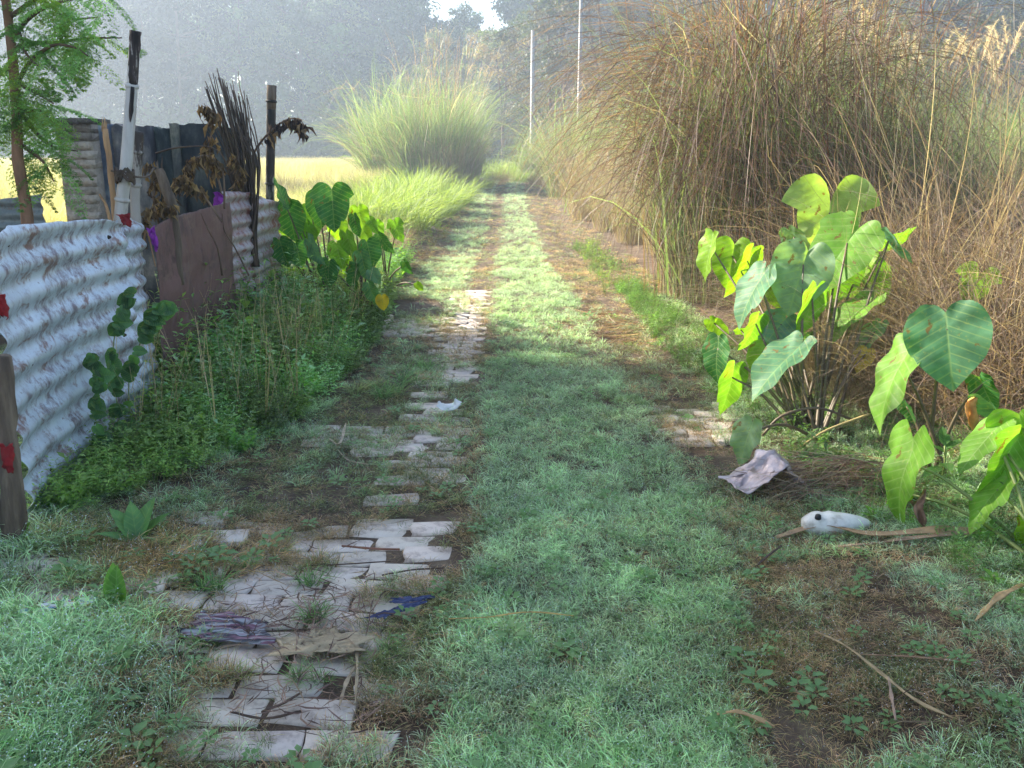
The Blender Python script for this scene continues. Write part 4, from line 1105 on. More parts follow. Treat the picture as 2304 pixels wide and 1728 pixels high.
stick('fence_post', [P(28, 1262, 3.08) , P(30, 1130, 3.08), P(16, 980, 3.1), P(4, 800, 3.1)], .045, .032, M_wood, 'dark rotting wooden post at the left edge in front of the sheet', 'post', jit=.22, sides=9)
stick('wooden_stake', [P(322, 560, 5.05), P(330, 520, 5.0), P(350, 600, 4.95)], .006, .004, M_split, 'thin pale slat leaning beside the purple cloth', 'stake')

def crumple(name, quad, nu, nv, amp, mat, label, cat, seed=0, freq=6, thick=.002, edge=.35, lift=None):
    """crumpled cloth or foil between four corner points"""
    q = np.asarray(quad, float); u = np.linspace(0, 1, nu); v = np.linspace(0, 1, nv); U, V_ = np.meshgrid(u, v)
    e = edge * (fbm(U * 3 + 5, V_ * 3, seed + 4) - .5)
    e2 = edge * (fbm(U * 3, V_ * 3 + 9, seed + 5) - .5)
    Uc, Vc = U + e, V_ + e2
    Pn = ((1 - Uc) * (1 - Vc))[..., None] * q[0] + (Uc * (1 - Vc))[..., None] * q[1] + (Uc * Vc)[..., None] * q[2] + ((1 - Uc) * Vc)[..., None] * q[3]
    n = np.cross(q[1] - q[0], q[3] - q[0]); n /= np.linalg.norm(n)
    f1 = 1 - np.abs(fbm(U * freq, V_ * freq, seed, 3) - .5) * 4
    Pn = Pn + n * (amp * f1)[..., None]
    if lift is not None: Pn[..., 2] += lift(U, V_)
    i, j = np.meshgrid(np.arange(nu - 1), np.arange(nv - 1)); k = (j * nu + i).ravel()
    o = obj(name, mesh(name, Pn, np.stack([k, k + 1, k + nu + 1, k + nu], 1), None, None, [mat], False), None, label, cat)
    m = o.modifiers.new('thickness', 'SOLIDIFY'); m.thickness = thick
    return o
def PP(d, *a): return [P(x, y, d) for x, y in a]
crumple('cloth', PP(4.58, (262, 484), (290, 482), (293, 512), (276, 506)), 10, 8, .02, M_red, 'red rag tied at the foot of the pale bamboo pole', 'cloth', 1)
crumple('cloth', PP(4.85, (328, 514), (348, 512), (356, 560), (348, 566)), 10, 12, .025, M_purple, 'bright purple rag hanging between the blue sheet and the rusted plate', 'cloth', 2)
crumple('cloth', PP(6.25, (482, 430), (502, 440), (498, 468), (478, 466)), 8, 10, .03, M_purple, 'purple rag caught on twigs above the rusted plate', 'cloth', 3)
crumple('cloth', PP(6.6, (535, 628), (548, 628), (550, 640), (536, 642)), 6, 6, .02, M_purple, 'small purple scrap low on the rusty white sheet', 'cloth', 4)
crumple('cloth', PP(3.06, (-14, 655), (12, 662), (14, 716), (-8, 712)), 8, 10, .02, M_red, 'dark red rag at the upper left edge of the fence', 'cloth', 5)
crumple('cloth', PP(3.02, (0, 1000), (30, 1004), (26, 1066), (4, 1060)), 8, 12, .012, M_red, 'red rag wrapped low on the rotting post', 'cloth', 6)
crumple('cloth', PP(6.05, (460, 478), (472, 478), (470, 506), (461, 505)), 5, 8, .012, M_red, 'narrow red strip on the top edge of the rusted plate', 'cloth', 7)

# bundle of thin sticks leaning in the fence corner
r = np.random.default_rng(12)
bd = thing('stick_bundle', 'bundle of thin dark sticks standing fanned out in the fence corner', 'stick bundle', (0, 0, 0))
for q in range(80):
    u = r.uniform(0, 1)
    tx_, ty_ = 455 + 100 * u + r.normal(0, 4), 150 + 75 * abs(u - .3) * 1.2 + r.uniform(0, 95)
    d1 = 6.9 + r.uniform(-.12, .12)
    b0 = P(555 + r.uniform(-28, 30), 600, 6.9 + r.uniform(-.1, .1)); m0 = P(520 + 55 * u + r.normal(0, 8), 380, d1)
    mb = MB(); tube(mb, bez([b0, m0, P(tx_, ty_, d1)], 8), np.linspace(.009, .003, 9), 4, np.array([1, 1, 1]) * r.uniform(.5, 1.2))
    obj('stick', mb.me('stick', M_bark), bd)
M_dryleaf = M_dry
def dry_twig(pts, d, r0, nl, Lf, label, cat='dead branch', seed=0, cols=((.16, .105, .05), (.10, .065, .035), (.30, .2, .08)), hang=1.0, both=()):
    r = np.random.default_rng(seed); mb = MB(); path = bez([P(x, y, d + dd) for x, y, dd in pts], 22)
    tube(mb, path, np.linspace(r0, r0 * .35, len(path)), 5, (1.6, 1.5, 1.4))
    o = obj('dead_branch', mb.me('dead_branch', M_bark), None, label, cat)
    lb = MB(); k = r.integers(int(len(path) * .3), len(path), nl)
    pos = path[k] + r.normal(0, .012, (nl, 3))
    dd = np.stack([r.normal(0, .25, nl), r.normal(0, .25, nl), -np.ones(nl) * hang], 1)
    for rep in range(2):
        leafcards(lb, pos + r.normal(0, .01, (nl, 3)), dd + r.normal(0, .2, (nl, 3)), r.normal(0, 1, (nl, 3)), Lf * r.uniform(.5, 1.2, nl), Lf * .32 * r.uniform(.5, 1.2, nl), pick(r, cols, nl), cup=.7, droop=.2)
    obj('withered_leaves', lb.me('withered_leaves', M_dry), o, kind='stuff')
    return o
dry_twig([(545, 400, 0), (580, 330, 0), (615, 290, -.05), (650, 268, -.05), (678, 272, -.05), (680, 296, -.05)], 7.2, .011, 46, .10, 'pale arching dead branch with dark curled leaves beside the blackened post', seed=1, cols=((.05, .035, .03), (.09, .06, .045), (.25, .17, .08)))
dry_twig([(520, 520, 0), (490, 400, 0), (470, 340, 0), (480, 260, 0), (455, 238, 0)], 6.4, .010, 40, .10, 'dead branch with brown crumpled leaves against the stick bundle', seed=2)
dry_twig([(505, 470, 0), (500, 385, 0), (465, 350, 0), (425, 368, 0), (415, 410, 0)], 6.0, .008, 70, .085, 'drooping withered twig in front of the dark wall panel', seed=3)
dry_twig([(500, 500, 0), (450, 430, 0), (405, 400, 0), (375, 440, 0)], 5.8, .008, 80, .085, 'withered twig sagging over the rusted plate', seed=4)
dry_twig([(330, 560, 0), (325, 500, 0), (352, 460, 0), (390, 470, 0)], 5.2, .007, 50, .07, 'small withered twig beside the gnarled stump', seed=5)
dry_twig([(360, 520, 0), (345, 440, 0), (352, 390, 0), (335, 370, 0)], 5.4, .007, 36, .07, 'withered twig with curled leaves left of the gnarled stump', seed=6)
dry_twig([(545, 480, 0), (530, 430, 0), (545, 390, 0), (520, 350, 0)], 6.7, .008, 60, .08, 'dead twig with brown leaves at the foot of the stick bundle', seed=7)
for k, (a, lab) in enumerate([([(555, 400, 0), (553, 260, 0), (540, 200, 0), (536, 160, 0)], 'single dark twig standing right of the stick bundle'), ([(350, 345, 0), (400, 332, 0), (480, 333, 0), (520, 380, 0)], 'thin arching twig across the dark wall panel'),
                          ([(500, 620, 0), (490, 560, 0), (465, 510, 0), (452, 480, 0)], 'bare twig leaning on the rusted plate'), ([(560, 620, 0), (530, 560, 0), (505, 520, 0), (500, 480, 0)], 'bare twig in the gap right of the rusted plate')]):
    mb = MB(); tube(mb, bez([P(x, y, (6.9, 6.3, 5.6, 6.1)[k] + dd) for x, y, dd in a], 14), np.linspace(.007, .002, 13)[:len(bez([(0,0,0)]*4, 14))], 4, (1.3, 1.2, 1.1)); obj('bare_twig', mb.me('bare_twig', M_bark), None, lab, 'twig')

# brick pillar and mossy concrete wall behind the fence
M_plaster = solid('rough_mortar', [(.3, (.30, .24, .19)), (.5, (.50, .42, .34)), (.7, (.60, .50, .41))], 12, bump=1, bscale=40, dist=.02, col=True)
M_moss = solid('mossy_concrete', [(.3, (.018, .019, .02)), (.48, (.045, .048, .048)), (.58, (.10, .10, .085)), (.72, (.24, .22, .18))], 6, bump=.8, bscale=30, dist=.01, stretch=(1, 1, .5), col=True)
pd = 7.0
pl = thing('brick_pillar', 'rough brick pillar smeared with mortar and blackened at its top', 'pillar', (0, 0, 0))
A_, B_ = P(126, 300, pd), P(207, 300, pd); topz = P(150, 276, pd)[2]
w_ = (B_[0] - A_[0]); z = 0.0; c = 0; r = np.random.default_rng(3)
xm = (A_[0] + B_[0]) / 2
mb = MB(); box(mb, (xm, pd + .17, topz / 2), (w_ / 2 - .002, .166, topz / 2 - .01), (.85, .83, .8)); obj('mortar_core', mb.me('mortar_core', M_plaster), pl)
hh = .066
while z + hh < topz + .02:
    sp = [(-1, 0), (0, 1)] if c % 2 else [(-1, 1)]
    lv = .45 if z > topz - .2 else 1
    for (a, b2) in sp:
        mb = MB(); jx = r.uniform(-.004, .004)
        xa, xb = xm + a * w_ / 2 + .003, xm + b2 * w_ / 2 - .003
        v = np.array([[x, y, zz] for x in (xa, (xa + xb) / 2, xb) for y in (pd - .0 + jx, pd + .33) for zz in (z + .0015, z + hh - .0015)]) + r.normal(0, .0022, (12, 3))
        ci = lv * r.uniform(.8, 1.15); red = r.uniform() < .25
        mb.add(v, [[0, 4, 5, 1], [4, 8, 9, 5], [2, 3, 7, 6], [6, 7, 11, 10], [1, 5, 7, 3], [5, 9, 11, 7], [0, 2, 6, 4], [4, 6, 10, 8], [0, 1, 3, 2], [8, 10, 11, 9]], None, (ci * (1.25 if red else 1), ci * (.8 if red else .98), ci * (.75 if red else .95)))
        obj('brick', mb.me('brick', M_plaster), pl)
    z += hh; c += 1
mb = MB(); box(mb, (xm - .01, pd + .165, topz + .012), (w_ / 2 + .012, .175, .022), (.25, .25, .25)); obj('cap', mb.me('cap', M_plaster), pl)
wl = thing('concrete_wall', 'low mossy black concrete wall with upright panels behind the dead twigs', 'wall', (0, 0, 0))
def slab(px0, px1, pytop, dd, th, tint, nm, off=0):
    a, b2 = P(px0, pytop, dd), P(px1, pytop, dd); mb = MB(); r = np.random.default_rng(int(px0))
    nn = 9; xs_ = np.linspace(a[0], b2[0], nn); zt = a[2] + r.normal(0, .008, nn)
    v = np.array([[x, dd + yy + r.normal(0, .003), zz] for yy in (0, th) for k_, x in enumerate(xs_) for zz in (-.1, zt[k_] * .5, zt[k_])])
    def id_(s, k_, l): return s * nn * 3 + k_ * 3 + l
    Q = []
    for k_ in range(nn - 1):
        for l in range(2):
            Q.append([id_(0, k_, l), id_(0, k_ + 1, l), id_(0, k_ + 1, l + 1), id_(0, k_, l + 1)]); Q.append([id_(1, k_ + 1, l), id_(1, k_, l), id_(1, k_, l + 1), id_(1, k_ + 1, l + 1)])
        Q.append([id_(0, k_, 2), id_(0, k_ + 1, 2), id_(1, k_ + 1, 2), id_(1, k_, 2)])
    for l in range(2):
        Q.append([id_(1, 0, l), id_(0, 0, l), id_(0, 0, l + 1), id_(1, 0, l + 1)]); Q.append([id_(0, nn - 1, l), id_(1, nn - 1, l), id_(1, nn - 1, l + 1), id_(0, nn - 1, l + 1)])
    mb.add(v, Q, None, tint); obj(nm, mb.me(nm, M_moss), wl)
slab(207, 248, 280, 7.12, .2, (2.6, 2.9, 3.6), 'panel'); slab(249, 330, 283, 7.05, .14, (1.8, 1.6, 1.6), 'panel')
slab(331, 380, 287, 7.2, .1, (1.1, 1.3, 1.2), 'panel'); slab(381, 470, 280, 7.22, .1, (.9, .95, .9), 'panel'); slab(381, 398, 279, 7.16, .055, (1.9, 1.8, 1.5), 'upright'); slab(471, 535, 288, 7.2, .12, (.9, .95, .9), 'panel')

# ------------------------------------------------------------------ slender feathery tree at the left edge
def path_px(a, d): return bez([P(x, y, d) for x, y in a], 20)
TD = 5.7
ft = thing('feathery_tree', 'slender tree with a bare forked trunk and fine feathery leaves', 'tree', P(60, 560, TD) * [1, 1, 0])
inv = -np.array(ft.location)
def under(mb, nm, mat, kind=None):
    o = obj(nm, mb.me(nm, mat, nm == 'trunk' or nm == 'limb'), ft, kind=kind); o.location = inv; return o
mb = MB(); trunk = path_px([(95, 1010), (66, 560), (58, 460), (40, 360), (38, 260), (28, 120), (8, -40), (-5, -160)], TD); tube(mb, trunk, np.linspace(.042, .022, len(trunk)), 9, (2.6, 2.0, 1.7), jitter=.05); under(mb, 'trunk', M_bark)
limbs = [[(38, 300), (14, 262), (-10, 232), (-60, 190)], [(34, 200), (80, 150), (150, 112), (215, 118), (262, 140)], [(24, 100), (70, 50), (130, 20), (200, 8), (250, 5)], [(36, 180), (80, 200), (130, 218), (180, 240)], [(26, 110), (60, 95), (110, 88), (170, 76), (230, 72)],
         [(40, 320), (70, 345), (90, 370), (105, 410)], [(10, -10), (60, -30), (130, -50), (190, -60)], [(38, 250), (70, 250), (100, 250), (128, 275)], [(30, 150), (5, 170), (-20, 230), (-40, 300)], [(20, 60), (60, 70), (100, 130), (150, 165)], [(38, 240), (60, 300), (75, 330), (110, 340)], [(20, 40), (90, 0), (150, 40), (220, 40)]]
r = np.random.default_rng(31)
cr = MB()
for q, l in enumerate(limbs):
    p = path_px([(x, y) for x, y in l], TD); p[:, 1] += np.linspace(0, r.uniform(-.5, .5), len(p))
    mb = MB(); tube(mb, p, np.linspace(.016 if q else .026, .004, len(p)), 5, (1.3, 1.15, 1.0)); under(mb, 'limb', M_bark)
    nf = 15
    for f_ in range(nf):
        i0 = r.integers(len(p) // 4, len(p)); o0 = p[i0] + r.normal(0, .05, 3)
        az = r.uniform(0, 6.28); Lf = r.uniform(.14, .26)
        # one twice-divided frond: curved midrib, side ribs, rows of tiny leaflets
        dirn = np.array([math.cos(az), math.sin(az) * .8, r.uniform(-.9, .15)]); dirn /= np.linalg.norm(dirn)
        sd_ = np.cross(dirn, [0, 0, 1]); sd_ /= np.linalg.norm(sd_); up_ = np.cross(sd_, dirn)
        col = np.array([.16, .30, .10]) * r.uniform(.6, 1.5) if r.uniform() < .75 else np.array([.2, .3, .05])
        npin = 9; pos = []; dd_ = []
        for k_ in range(npin):
            t_ = (k_ + 1) / npin; c0 = o0 + dirn * Lf * t_ - np.array([0, 0, 1]) * Lf * .45 * t_ ** 2
            pl_ = Lf * .42 * math.sin(math.pi * min(.95, t_ * .8 + .15))
            for e in (-1, 1):
                pd_ = sd_ * e + dirn * .55 - np.array([0, 0, .35]); pd_ /= np.linalg.norm(pd_)
                for m_ in range(10):
                    pos.append(c0 + pd_ * pl_ * (m_ + 1) / 10); dd_.append(dirn * .6 + r.normal(0, .25, 3)); pos.append(pos[-1]); dd_.append(-dirn * .4 + pd_ * .7 + r.normal(0, .25, 3))
        n_ = len(pos)
        quadcards(cr, pos, dd_, np.tile(up_, (n_, 1)) + r.normal(0, .3, (n_, 3)), .016, .0065, col * r.uniform(.8, 1.2, (n_, 1)))
        blades(cr, o0[None], az, 1.4, Lf, .002, .6, 4, col * .8, shape='stem', twist=0.)
under(cr, 'leaves', M_leaf, 'stuff')
# broad dark leaves poking in at the left edge

# ------------------------------------------------------------------ taro plants
def heart(L_, W_=1.0, fold=.25, wave=.03, tipdroop=.18, col=(.1, .25, .05), seed=0, back=.43, curl=0.0, notch=.3, name='leaf', mat=None):
    """heart shaped leaf, stalk joint at the origin, tip along +Y, face up +Z"""
    r = np.random.default_rng(seed)
    phi = np.concatenate([[0, R(4)], np.linspace(R(9), R(180), 27)])
    rad = np.interp(np.degrees(phi), [0, 4, 10, 20, 32, 48, 70, 90, 112, 132, 148, 160, 170, 180], [1, .95, .885, .82, .765, .72, .685, .665, .64, .60, .555, .50, .40 - .1 * (notch < .2), notch])
    k_ = np.array([.25, .5, .25]); rad[3:-1] = np.convolve(rad, k_, 'same')[3:-1]
    rad = np.where(np.degrees(phi) > 100, rad * (back / .43) ** .6, rad)
    rings = np.array([.12, .3, .5, .7, .87, 1.0])
    V = [[0, 0, 0]]; 
    angs = np.concatenate([-phi[::-1], phi[1:]]); rr_ = np.concatenate([rad[::-1], rad[1:]])
    m = len(angs)
    nib = 1 - .03 * r.uniform(0, 1, m) * (np.abs(angs) > .3)
    for q_ in r.integers(6, m - 6, 3): nib[q_] -= r.uniform(.02, .16) * (abs(angs[q_]) > .35)
    ph = r.uniform(0, 6.28)
    for q in rings:
        for a, d_, nb in zip(angs, rr_, nib):
            x = math.sin(a) * d_ * q * W_ * .98; y = math.cos(a) * d_ * q * nb
            z = fold * abs(x) * (1.15 - .5 * abs(x)) - tipdroop * y * abs(y) + wave * q ** 3 * math.sin(a * 7 + ph) + .6 * wave * q * q * math.sin(a * 3 + ph * 2) - curl * x * abs(x)
            V.append([x, y, z])
    V = np.array(V)
    i = np.arange(m - 1)
    T = np.stack([np.zeros(m - 1, int), 1 + i + 1, 1 + i], 1)
    Q = np.concatenate([np.stack([1 + k * m + i, 1 + k * m + i + 1, 1 + (k + 1) * m + i + 1, 1 + (k + 1) * m + i], 1) for k in range(len(rings) - 1)])
    uv = V[:, :2].copy()
    C = np.tile(np.asarray(col, float), (len(V), 1)) * (1 + .12 * np.sin(V[:, :1] * 9 + seed))
    return mesh(name, V * L_, Q, T, C, [mat or M_taro], True, uv)

def orient(o, J, T_, psi, face=None):
    """put the joint at J, point the tip at T_, and turn the face psi degrees away from the eye"""
    J = Vector(J); Yv = (Vector(T_) - J).normalized()
    eye = Vector((0, 0, EYE)); n = (eye - J).normalized() if face is None else Vector(face)
    n = (n - Yv * n.dot(Yv)).normalized()
    n = Matrix.Rotation(R(psi), 3, Yv) @ n
    X_v = Yv.cross(n).normalized()
    M_ = Matrix((X_v, Yv, n)).transposed().to_4x4(); M_.translation = J
    return M_
M_stalk = solid('taro_stalk', [(.3, (.10, .07, .05)), (.7, (.16, .12, .07))], 8, rough=.5, bump=.1)
M_gstalk = solid('green_stalk', [(.3, (.16, .22, .06)), (.7, (.24, .26, .09))], 8, rough=.5, bump=.1)
BL = (.10, .24, .13); DG = (.05, .17, .045); LG = (.16, .33, .04); YG = (.22, .38, .03); PA = (.22, .34, .20); YE = (.62, .42, .03); BLU = (.13, .26, .22)  # yellow greens paint in sunlit glow, bluish tones paint in leaves out of sun
def taro(label, base, leaves, stalkmat=M_stalk, group=None, seed=0):
    t = thing('taro_plant', label, 'plant', base, 0, group)
    iv = Matrix.Translation(-Vector(base))
    for k, (jx, jy, tx_, ty_, d0, dt, psi, col, *opt) in enumerate(leaves):
        T_ = P(tx_, ty_, d0 + dt); J = P(jx, jy, d0); J = J + (T_ - J) * (.2 if abs(psi) >= 35 else .05 if abs(psi) > 9 else 0); L_ = np.linalg.norm(T_ - J)
        kw = dict(opt[0]) if opt else {}
        lab = kw.pop('lab', None); st = kw.pop('stalk', None); sm = kw.pop('sm', stalkmat)
        lf = obj('leaf', heart(L_, col=col, seed=seed + k, **{**dict(fold=random.uniform(.08, .3), wave=random.uniform(.02, .05), tipdroop=random.uniform(.05, .35), W_=(.78 if abs(psi) >= 35 else .88)), **kw}), t, lab)
        lf.matrix_basis = iv @ orient(lf, J, T_, psi)
        b = np.array(base) + [random.uniform(-.08, .08), random.uniform(-.08, .08), -.02]
        end = J + (J - T_) / L_ * .004
        pth = bez([b, b * .45 + J * .55 + np.array([0, .03, .06]), end], 10) if st is None else bez([P(x, y, d_) for x, y, d_ in st] + [J], 12)
        mb = MB(); tube(mb, pth - np.array(base), np.linspace(.011, .0045, len(pth)) * (1 if d0 > 3.9 else .9), 6); obj('stalk', mb.me('stalk', sm, True), t)
    return t
B1 = G(1835, 985); B1[2] -= .02
BIG = [
 (1605, 535, 1576, 634, 5.3, .0, 62, YG), (1649, 574, 1635, 655, 5.45, -.05, 15, YG, dict(back=.6)), (1689, 566, 1649, 678, 5.35, 0, -58, YG),
 (1909, 543, 1828, 655, 5.0, -.05, 28, LG, dict(back=.55)), (1885, 585, 1868, 700, 5.1, 0, -20, LG),
 (1807, 597, 1772, 713, 4.8, -.08, 8, PA), (1722, 612, 1645, 730, 4.9, -.05, 56, BL), (1705, 713, 1678, 796, 4.75, 0, -52, LG), (1758, 728, 1714, 780, 4.8, -.1, 15, BLU),
 (1832, 650, 1808, 766, 4.7, 0, -56, LG), (1965, 676, 1857, 750, 4.8, -.05, 62, LG), (1980, 734, 1922, 800, 4.7, -.05, 55, PA),
 (1618, 767, 1600, 865, 4.85, -.05, 42, DG), (1652, 829, 1627, 937, 4.7, -.03, -50, LG), (1800, 780, 1680, 888, 4.5, -.1, 57, BL), (1716, 790, 1688, 846, 4.7, 0, 30, YG),
 (1692, 955, 1656, 1050, 4.05, -.03, 40, PA), (1990, 530, 2042, 600, 5.0, -.1, 55, BLU, dict(curl=.9, fold=-.3)), (1955, 560, 1915, 640, 5.25, 0, 35, YG), (1985, 545, 2068, 515, 5.3, 0, 64, LG),
 (1947, 797, 1926, 838, 4.6, -.03, 25, YE, dict(lab='small yellow leaf')), (1660, 740, 1700, 752, 5.0, 0, 60, YG), (1770, 760, 1850, 748, 5.0, .1, 66, DG), (1600, 720, 1640, 760, 5.2, 0, 40, YG), (1930, 600, 1990, 690, 5.35, 0, 20, LG), (1855, 620, 1842, 700, 5.3, 0, -35, LG), (1760, 640, 1770, 720, 5.3, 0, 30, YG), (1890, 700, 1900, 775, 5.0, 0, 45, DG),
]
taro('large taro plant with many pale and glowing green heart shaped leaves on dark stalks', B1, BIG, seed=100)
taro('taro with two upright pale leaves standing tallest behind the large plant', G(1872, 880), [(1866, 480, 1853, 596, 5.6, 0, 5, (.30, .42, .14), dict(back=.95, notch=.1, W_=.9)), (1778, 520, 1822, 590, 5.55, 0, 45, PA)], seed=150)
taro('single heart shaped leaf standing alone in the dead grass at the right', G(2215, 860), [(2198, 632, 2172, 690, 4.9, -.02, 10, YG, dict(back=.9, notch=.1, lab='notched yellow green leaf'))], seed=160)
B2 = G(2110, 1080)
taro('taro with the biggest flat blue green heart leaf and a long pointed leaf', B2, [(2131, 742, 2142, 874, 3.6, -.12, 4, BL, dict(lab='largest broad blue green leaf', fold=.12, W_=1.02)), (2048, 785, 1944, 958, 3.75, -.1, 63, LG, dict(W_=.72, fold=.1)), (2205, 850, 2236, 930, 3.65, -.02, 35, DG), (2036, 905, 2060, 960, 3.9, 0, 60, DG)], seed=170)
B3 = G(2420, 1330)
taro('bright green taro in the lower right with its long stalk crossing low', B3, [
 (2056, 1010, 1984, 1172, 3.3, -.04, 57, LG, dict(back=.75, W_=.75, fold=.12, sm=M_gstalk, stalk=[(2400, 1330, 3.0), (2240, 1170, 3.1), (2120, 1075, 3.22)])),
 (2250, 955, 2152, 1060, 3.25, -.06, 58, LG), (2278, 1000, 2226, 1120, 3.15, -.04, -52, LG, dict(back=.8, W_=.8)), (2262, 1085, 2163, 1182, 3.1, -.05, 60, LG),
 (2300, 960, 2330, 1080, 3.2, 0, 30, LG), (2322, 1180, 2300, 1290, 3.0, 0, 55, YG), (2030, 1090, 2005, 1170, 3.45, 0, -45, LG), (2230, 905, 2270, 990, 3.4, .1, 60, BL)], M_gstalk, seed=180)
B4 = G(735, 720); B4[2] = 0
taro('left taro with one large dark upright leaf beside the fence end', B4, [
 (748, 450, 752, 523, 7.6, -.05, 10, DG, dict(back=.7)), (716, 450, 726, 515, 7.75, 0, -25, DG), (643, 462, 618, 396, 7.6, 0, 66, DG), (652, 476, 664, 546, 7.7, 0, 20, DG), (696, 540, 722, 598, 7.3, -.1, 58, BLU),
 (633, 552, 648, 604, 7.4, 0, 20, DG), (668, 558, 680, 604, 7.5, 0, -15, DG), (641, 505, 644, 538, 7.9, 0, 10, YG), (700, 480, 706, 540, 7.95, 0, 30, LG), (676, 500, 690, 560, 7.9, 0, -40, LG), (690, 520, 676, 570, 7.9, 0, 20, YG)], seed=200)
B5 = G(830, 720)
taro('left taro with hanging blue green leaves and one yellow leaf over the track edge', B5, [
 (780, 526, 796, 592, 7.5, 0, 52, LG), (813, 571, 827, 634, 7.3, -.03, 38, BL), (828, 556, 842, 608, 7.4, 0, -25, DG), (838, 614, 855, 640, 7.2, 0, 20, BLU), (830, 640, 850, 688, 7.15, 0, 40, BL),
 (860, 672, 863, 700, 7.1, 0, 10, YE, dict(lab='yellow withering leaf')), (797, 487, 808, 536, 7.7, 0, 48, DG), (760, 560, 770, 610, 7.6, 0, 30, LG), (740, 600, 735, 650, 7.3, 0, 30, DG), (800, 600, 790, 660, 7.3, 0, 50, DG)], seed=230)
B6 = G(860, 660)
taro('left taro furthest along the bank with small sunlit leaves', B6, [
 (808, 476, 816, 520, 8.2, 0, 20, YG), (832, 492, 846, 530, 8.1, 0, 38, LG), (819, 520, 833, 548, 8.1, 0, 10, YG), (854, 530, 882, 575, 8.0, 0, 48, DG), (890, 505, 904, 548, 8.3, 0, 35, LG, dict(back=.8)), (848, 505, 862, 530, 8.4, 0, 20, LG),
 (760, 505, 770, 550, 8.3, 0, 20, YG), (910, 590, 925, 620, 7.8, 0, 40, DG), (940, 640, 952, 655, 7.6, 0, 30, YG), (780, 590, 772, 630, 8.0, 0, 10, YG)], seed=250)
# dried curled leaves hanging under the lower taro
def curled(pts, d, w, col, label):
    mb = MB(); p = bez([P(x, y, d) for x, y in pts], 12); n = len(p); s = np.linspace(0, 1, n); ww = w * np.sin(np.pi * np.clip(s, .04, .98))
    V = []
    for k_ in range(n):
        for a in (-1, -.5, 0, .5, 1): V.append(p[k_] + np.array([a * ww[k_], -abs(a) * ww[k_] * 1.1 + .01 * math.sin(k_ + a * 3), 0]))
    Q = [[k_ * 5 + a, k_ * 5 + a + 1, k_ * 5 + a + 6, k_ * 5 + a + 5] for k_ in range(n - 1) for a in range(4)]
    mb.add(np.array(V), Q, None, col); o = obj('dried_leaf', mb.me('dried_leaf', M_dry, True), None, label, 'dried leaf')
    m = o.modifiers.new('thickness', 'SOLIDIFY'); m.thickness = .0015
curled([(2196, 888), (2180, 905), (2182, 945), (2192, 970)], 3.45, .024, (.62, .36, .12), 'curled orange leaf hanging below the biggest taro leaf')
curled([(2082, 1100), (2064, 1135), (2068, 1165), (2084, 1190)], 3.2, .02, (.30, .18, .12), 'curled brown leaf hanging by the lower taro stalks')

# ------------------------------------------------------------------ single broad leaved weeds
def oval(L_, W_, col, fold=.3, droop=.3, name='leaf', mat=None, n=8, seed=0):
    s = np.linspace(0, 1, n); w = W_ * np.sin(np.pi * s ** .75) ** .8 * .5; V = []
    for k_ in range(n):
        for a in (-1, -.5, 0, .5, 1): V.append([a * w[k_], s[k_] * L_, fold * abs(a) * w[k_] - droop * L_ * s[k_] ** 2])
    V = np.array(V); Q = [[k_ * 5 + a, k_ * 5 + a + 1, k_ * 5 + a + 6, k_ * 5 + a + 5] for k_ in range(n - 1) for a in range(4)]
    return mesh(name, V, Q, None, np.tile(col, (len(V), 1)), [mat or M_taro], True, V[:, :2] / L_ * [1.6, 1.0] + [0, 0])
def rosette(base, leaves, label, cat='weed', stem=None, name='broadleaf_weed', col=(.16, .32, .13)):
    t = thing(name, label, cat, base)
    if stem: mb = MB(); tube(mb, bez([(0, 0, -.02), (0.01, 0, stem * .5), (0, 0, stem)], 6), .005, 5); obj('stem', mb.me('stem', M_gstalk), t)
    for k, (az, el, L_, z) in enumerate(leaves):
        o = obj('leaf', oval(L_, L_ * .48, np.array(col) * random.uniform(.85, 1.15), droop=.15), t)
        o.location = (0, 0, z); o.rotation_euler = (R(el), 0, R(az) - math.pi / 2)
    return t
rosette(G(310, 1232), [(200, 35, .15, .01), (160, 55, .17, .02), (120, 70, .16, .02), (60, 65, .18, .02), (30, 45, .16, .02), (-10, 20, .11, .01), (215, 15, .12, .0), (90, 50, .13, 0)], 'pale green rosette of broad pointed leaves in the grass beside the fence')
rosette(G(560, 800), [(0, 15, .14, .42), (180, 15, .14, .42), (90, 20, .12, .36), (200, 5, .13, .34), (-60, -5, .12, .34), (-90, 30, .1, .46), (-80, -25, .2, .3), (40, 45, .08, .5), (140, 50, .08, .5)], 'broad pale leaved weed rising above the undergrowth by the rusted plate', stem=.48, col=(.2, .34, .2))
rosette(G(262, 1375), [(110, 72, .14, .02), (95, 78, .15, .0)], 'upright single pointed leaf in the grass left of the bricks', col=(.15, .32, .05))
rosette(G(52, 1235), [(60, 60, .07, .04), (140, 50, .06, .03), (-20, 40, .07, .03)], 'tiny light green seedling at the foot of the rotting post', col=(.22, .38, .08))
rosette(G(2115, 1090), [(20, 30, .1, .16), (140, 25, .1, .15), (260, 10, .12, .1), (80, 50, .1, .18), (200, -10, .12, .08)], 'small broad leaved weed under the lower taro leaves', stem=.18, col=(.12, .26, .08))
for k, (px, py, lab) in enumerate([(2230, 1330, 'bright round leaved weed at the right edge of the grass'), (1960, 1180, 'little green weed behind the white plastic scrap')]):
    rosette(G(px, py), [(a, 25, .05, .03 + .01 * (a % 3)) for a in range(0, 360, 52)], lab, stem=.06, col=(.2, .4, .06))
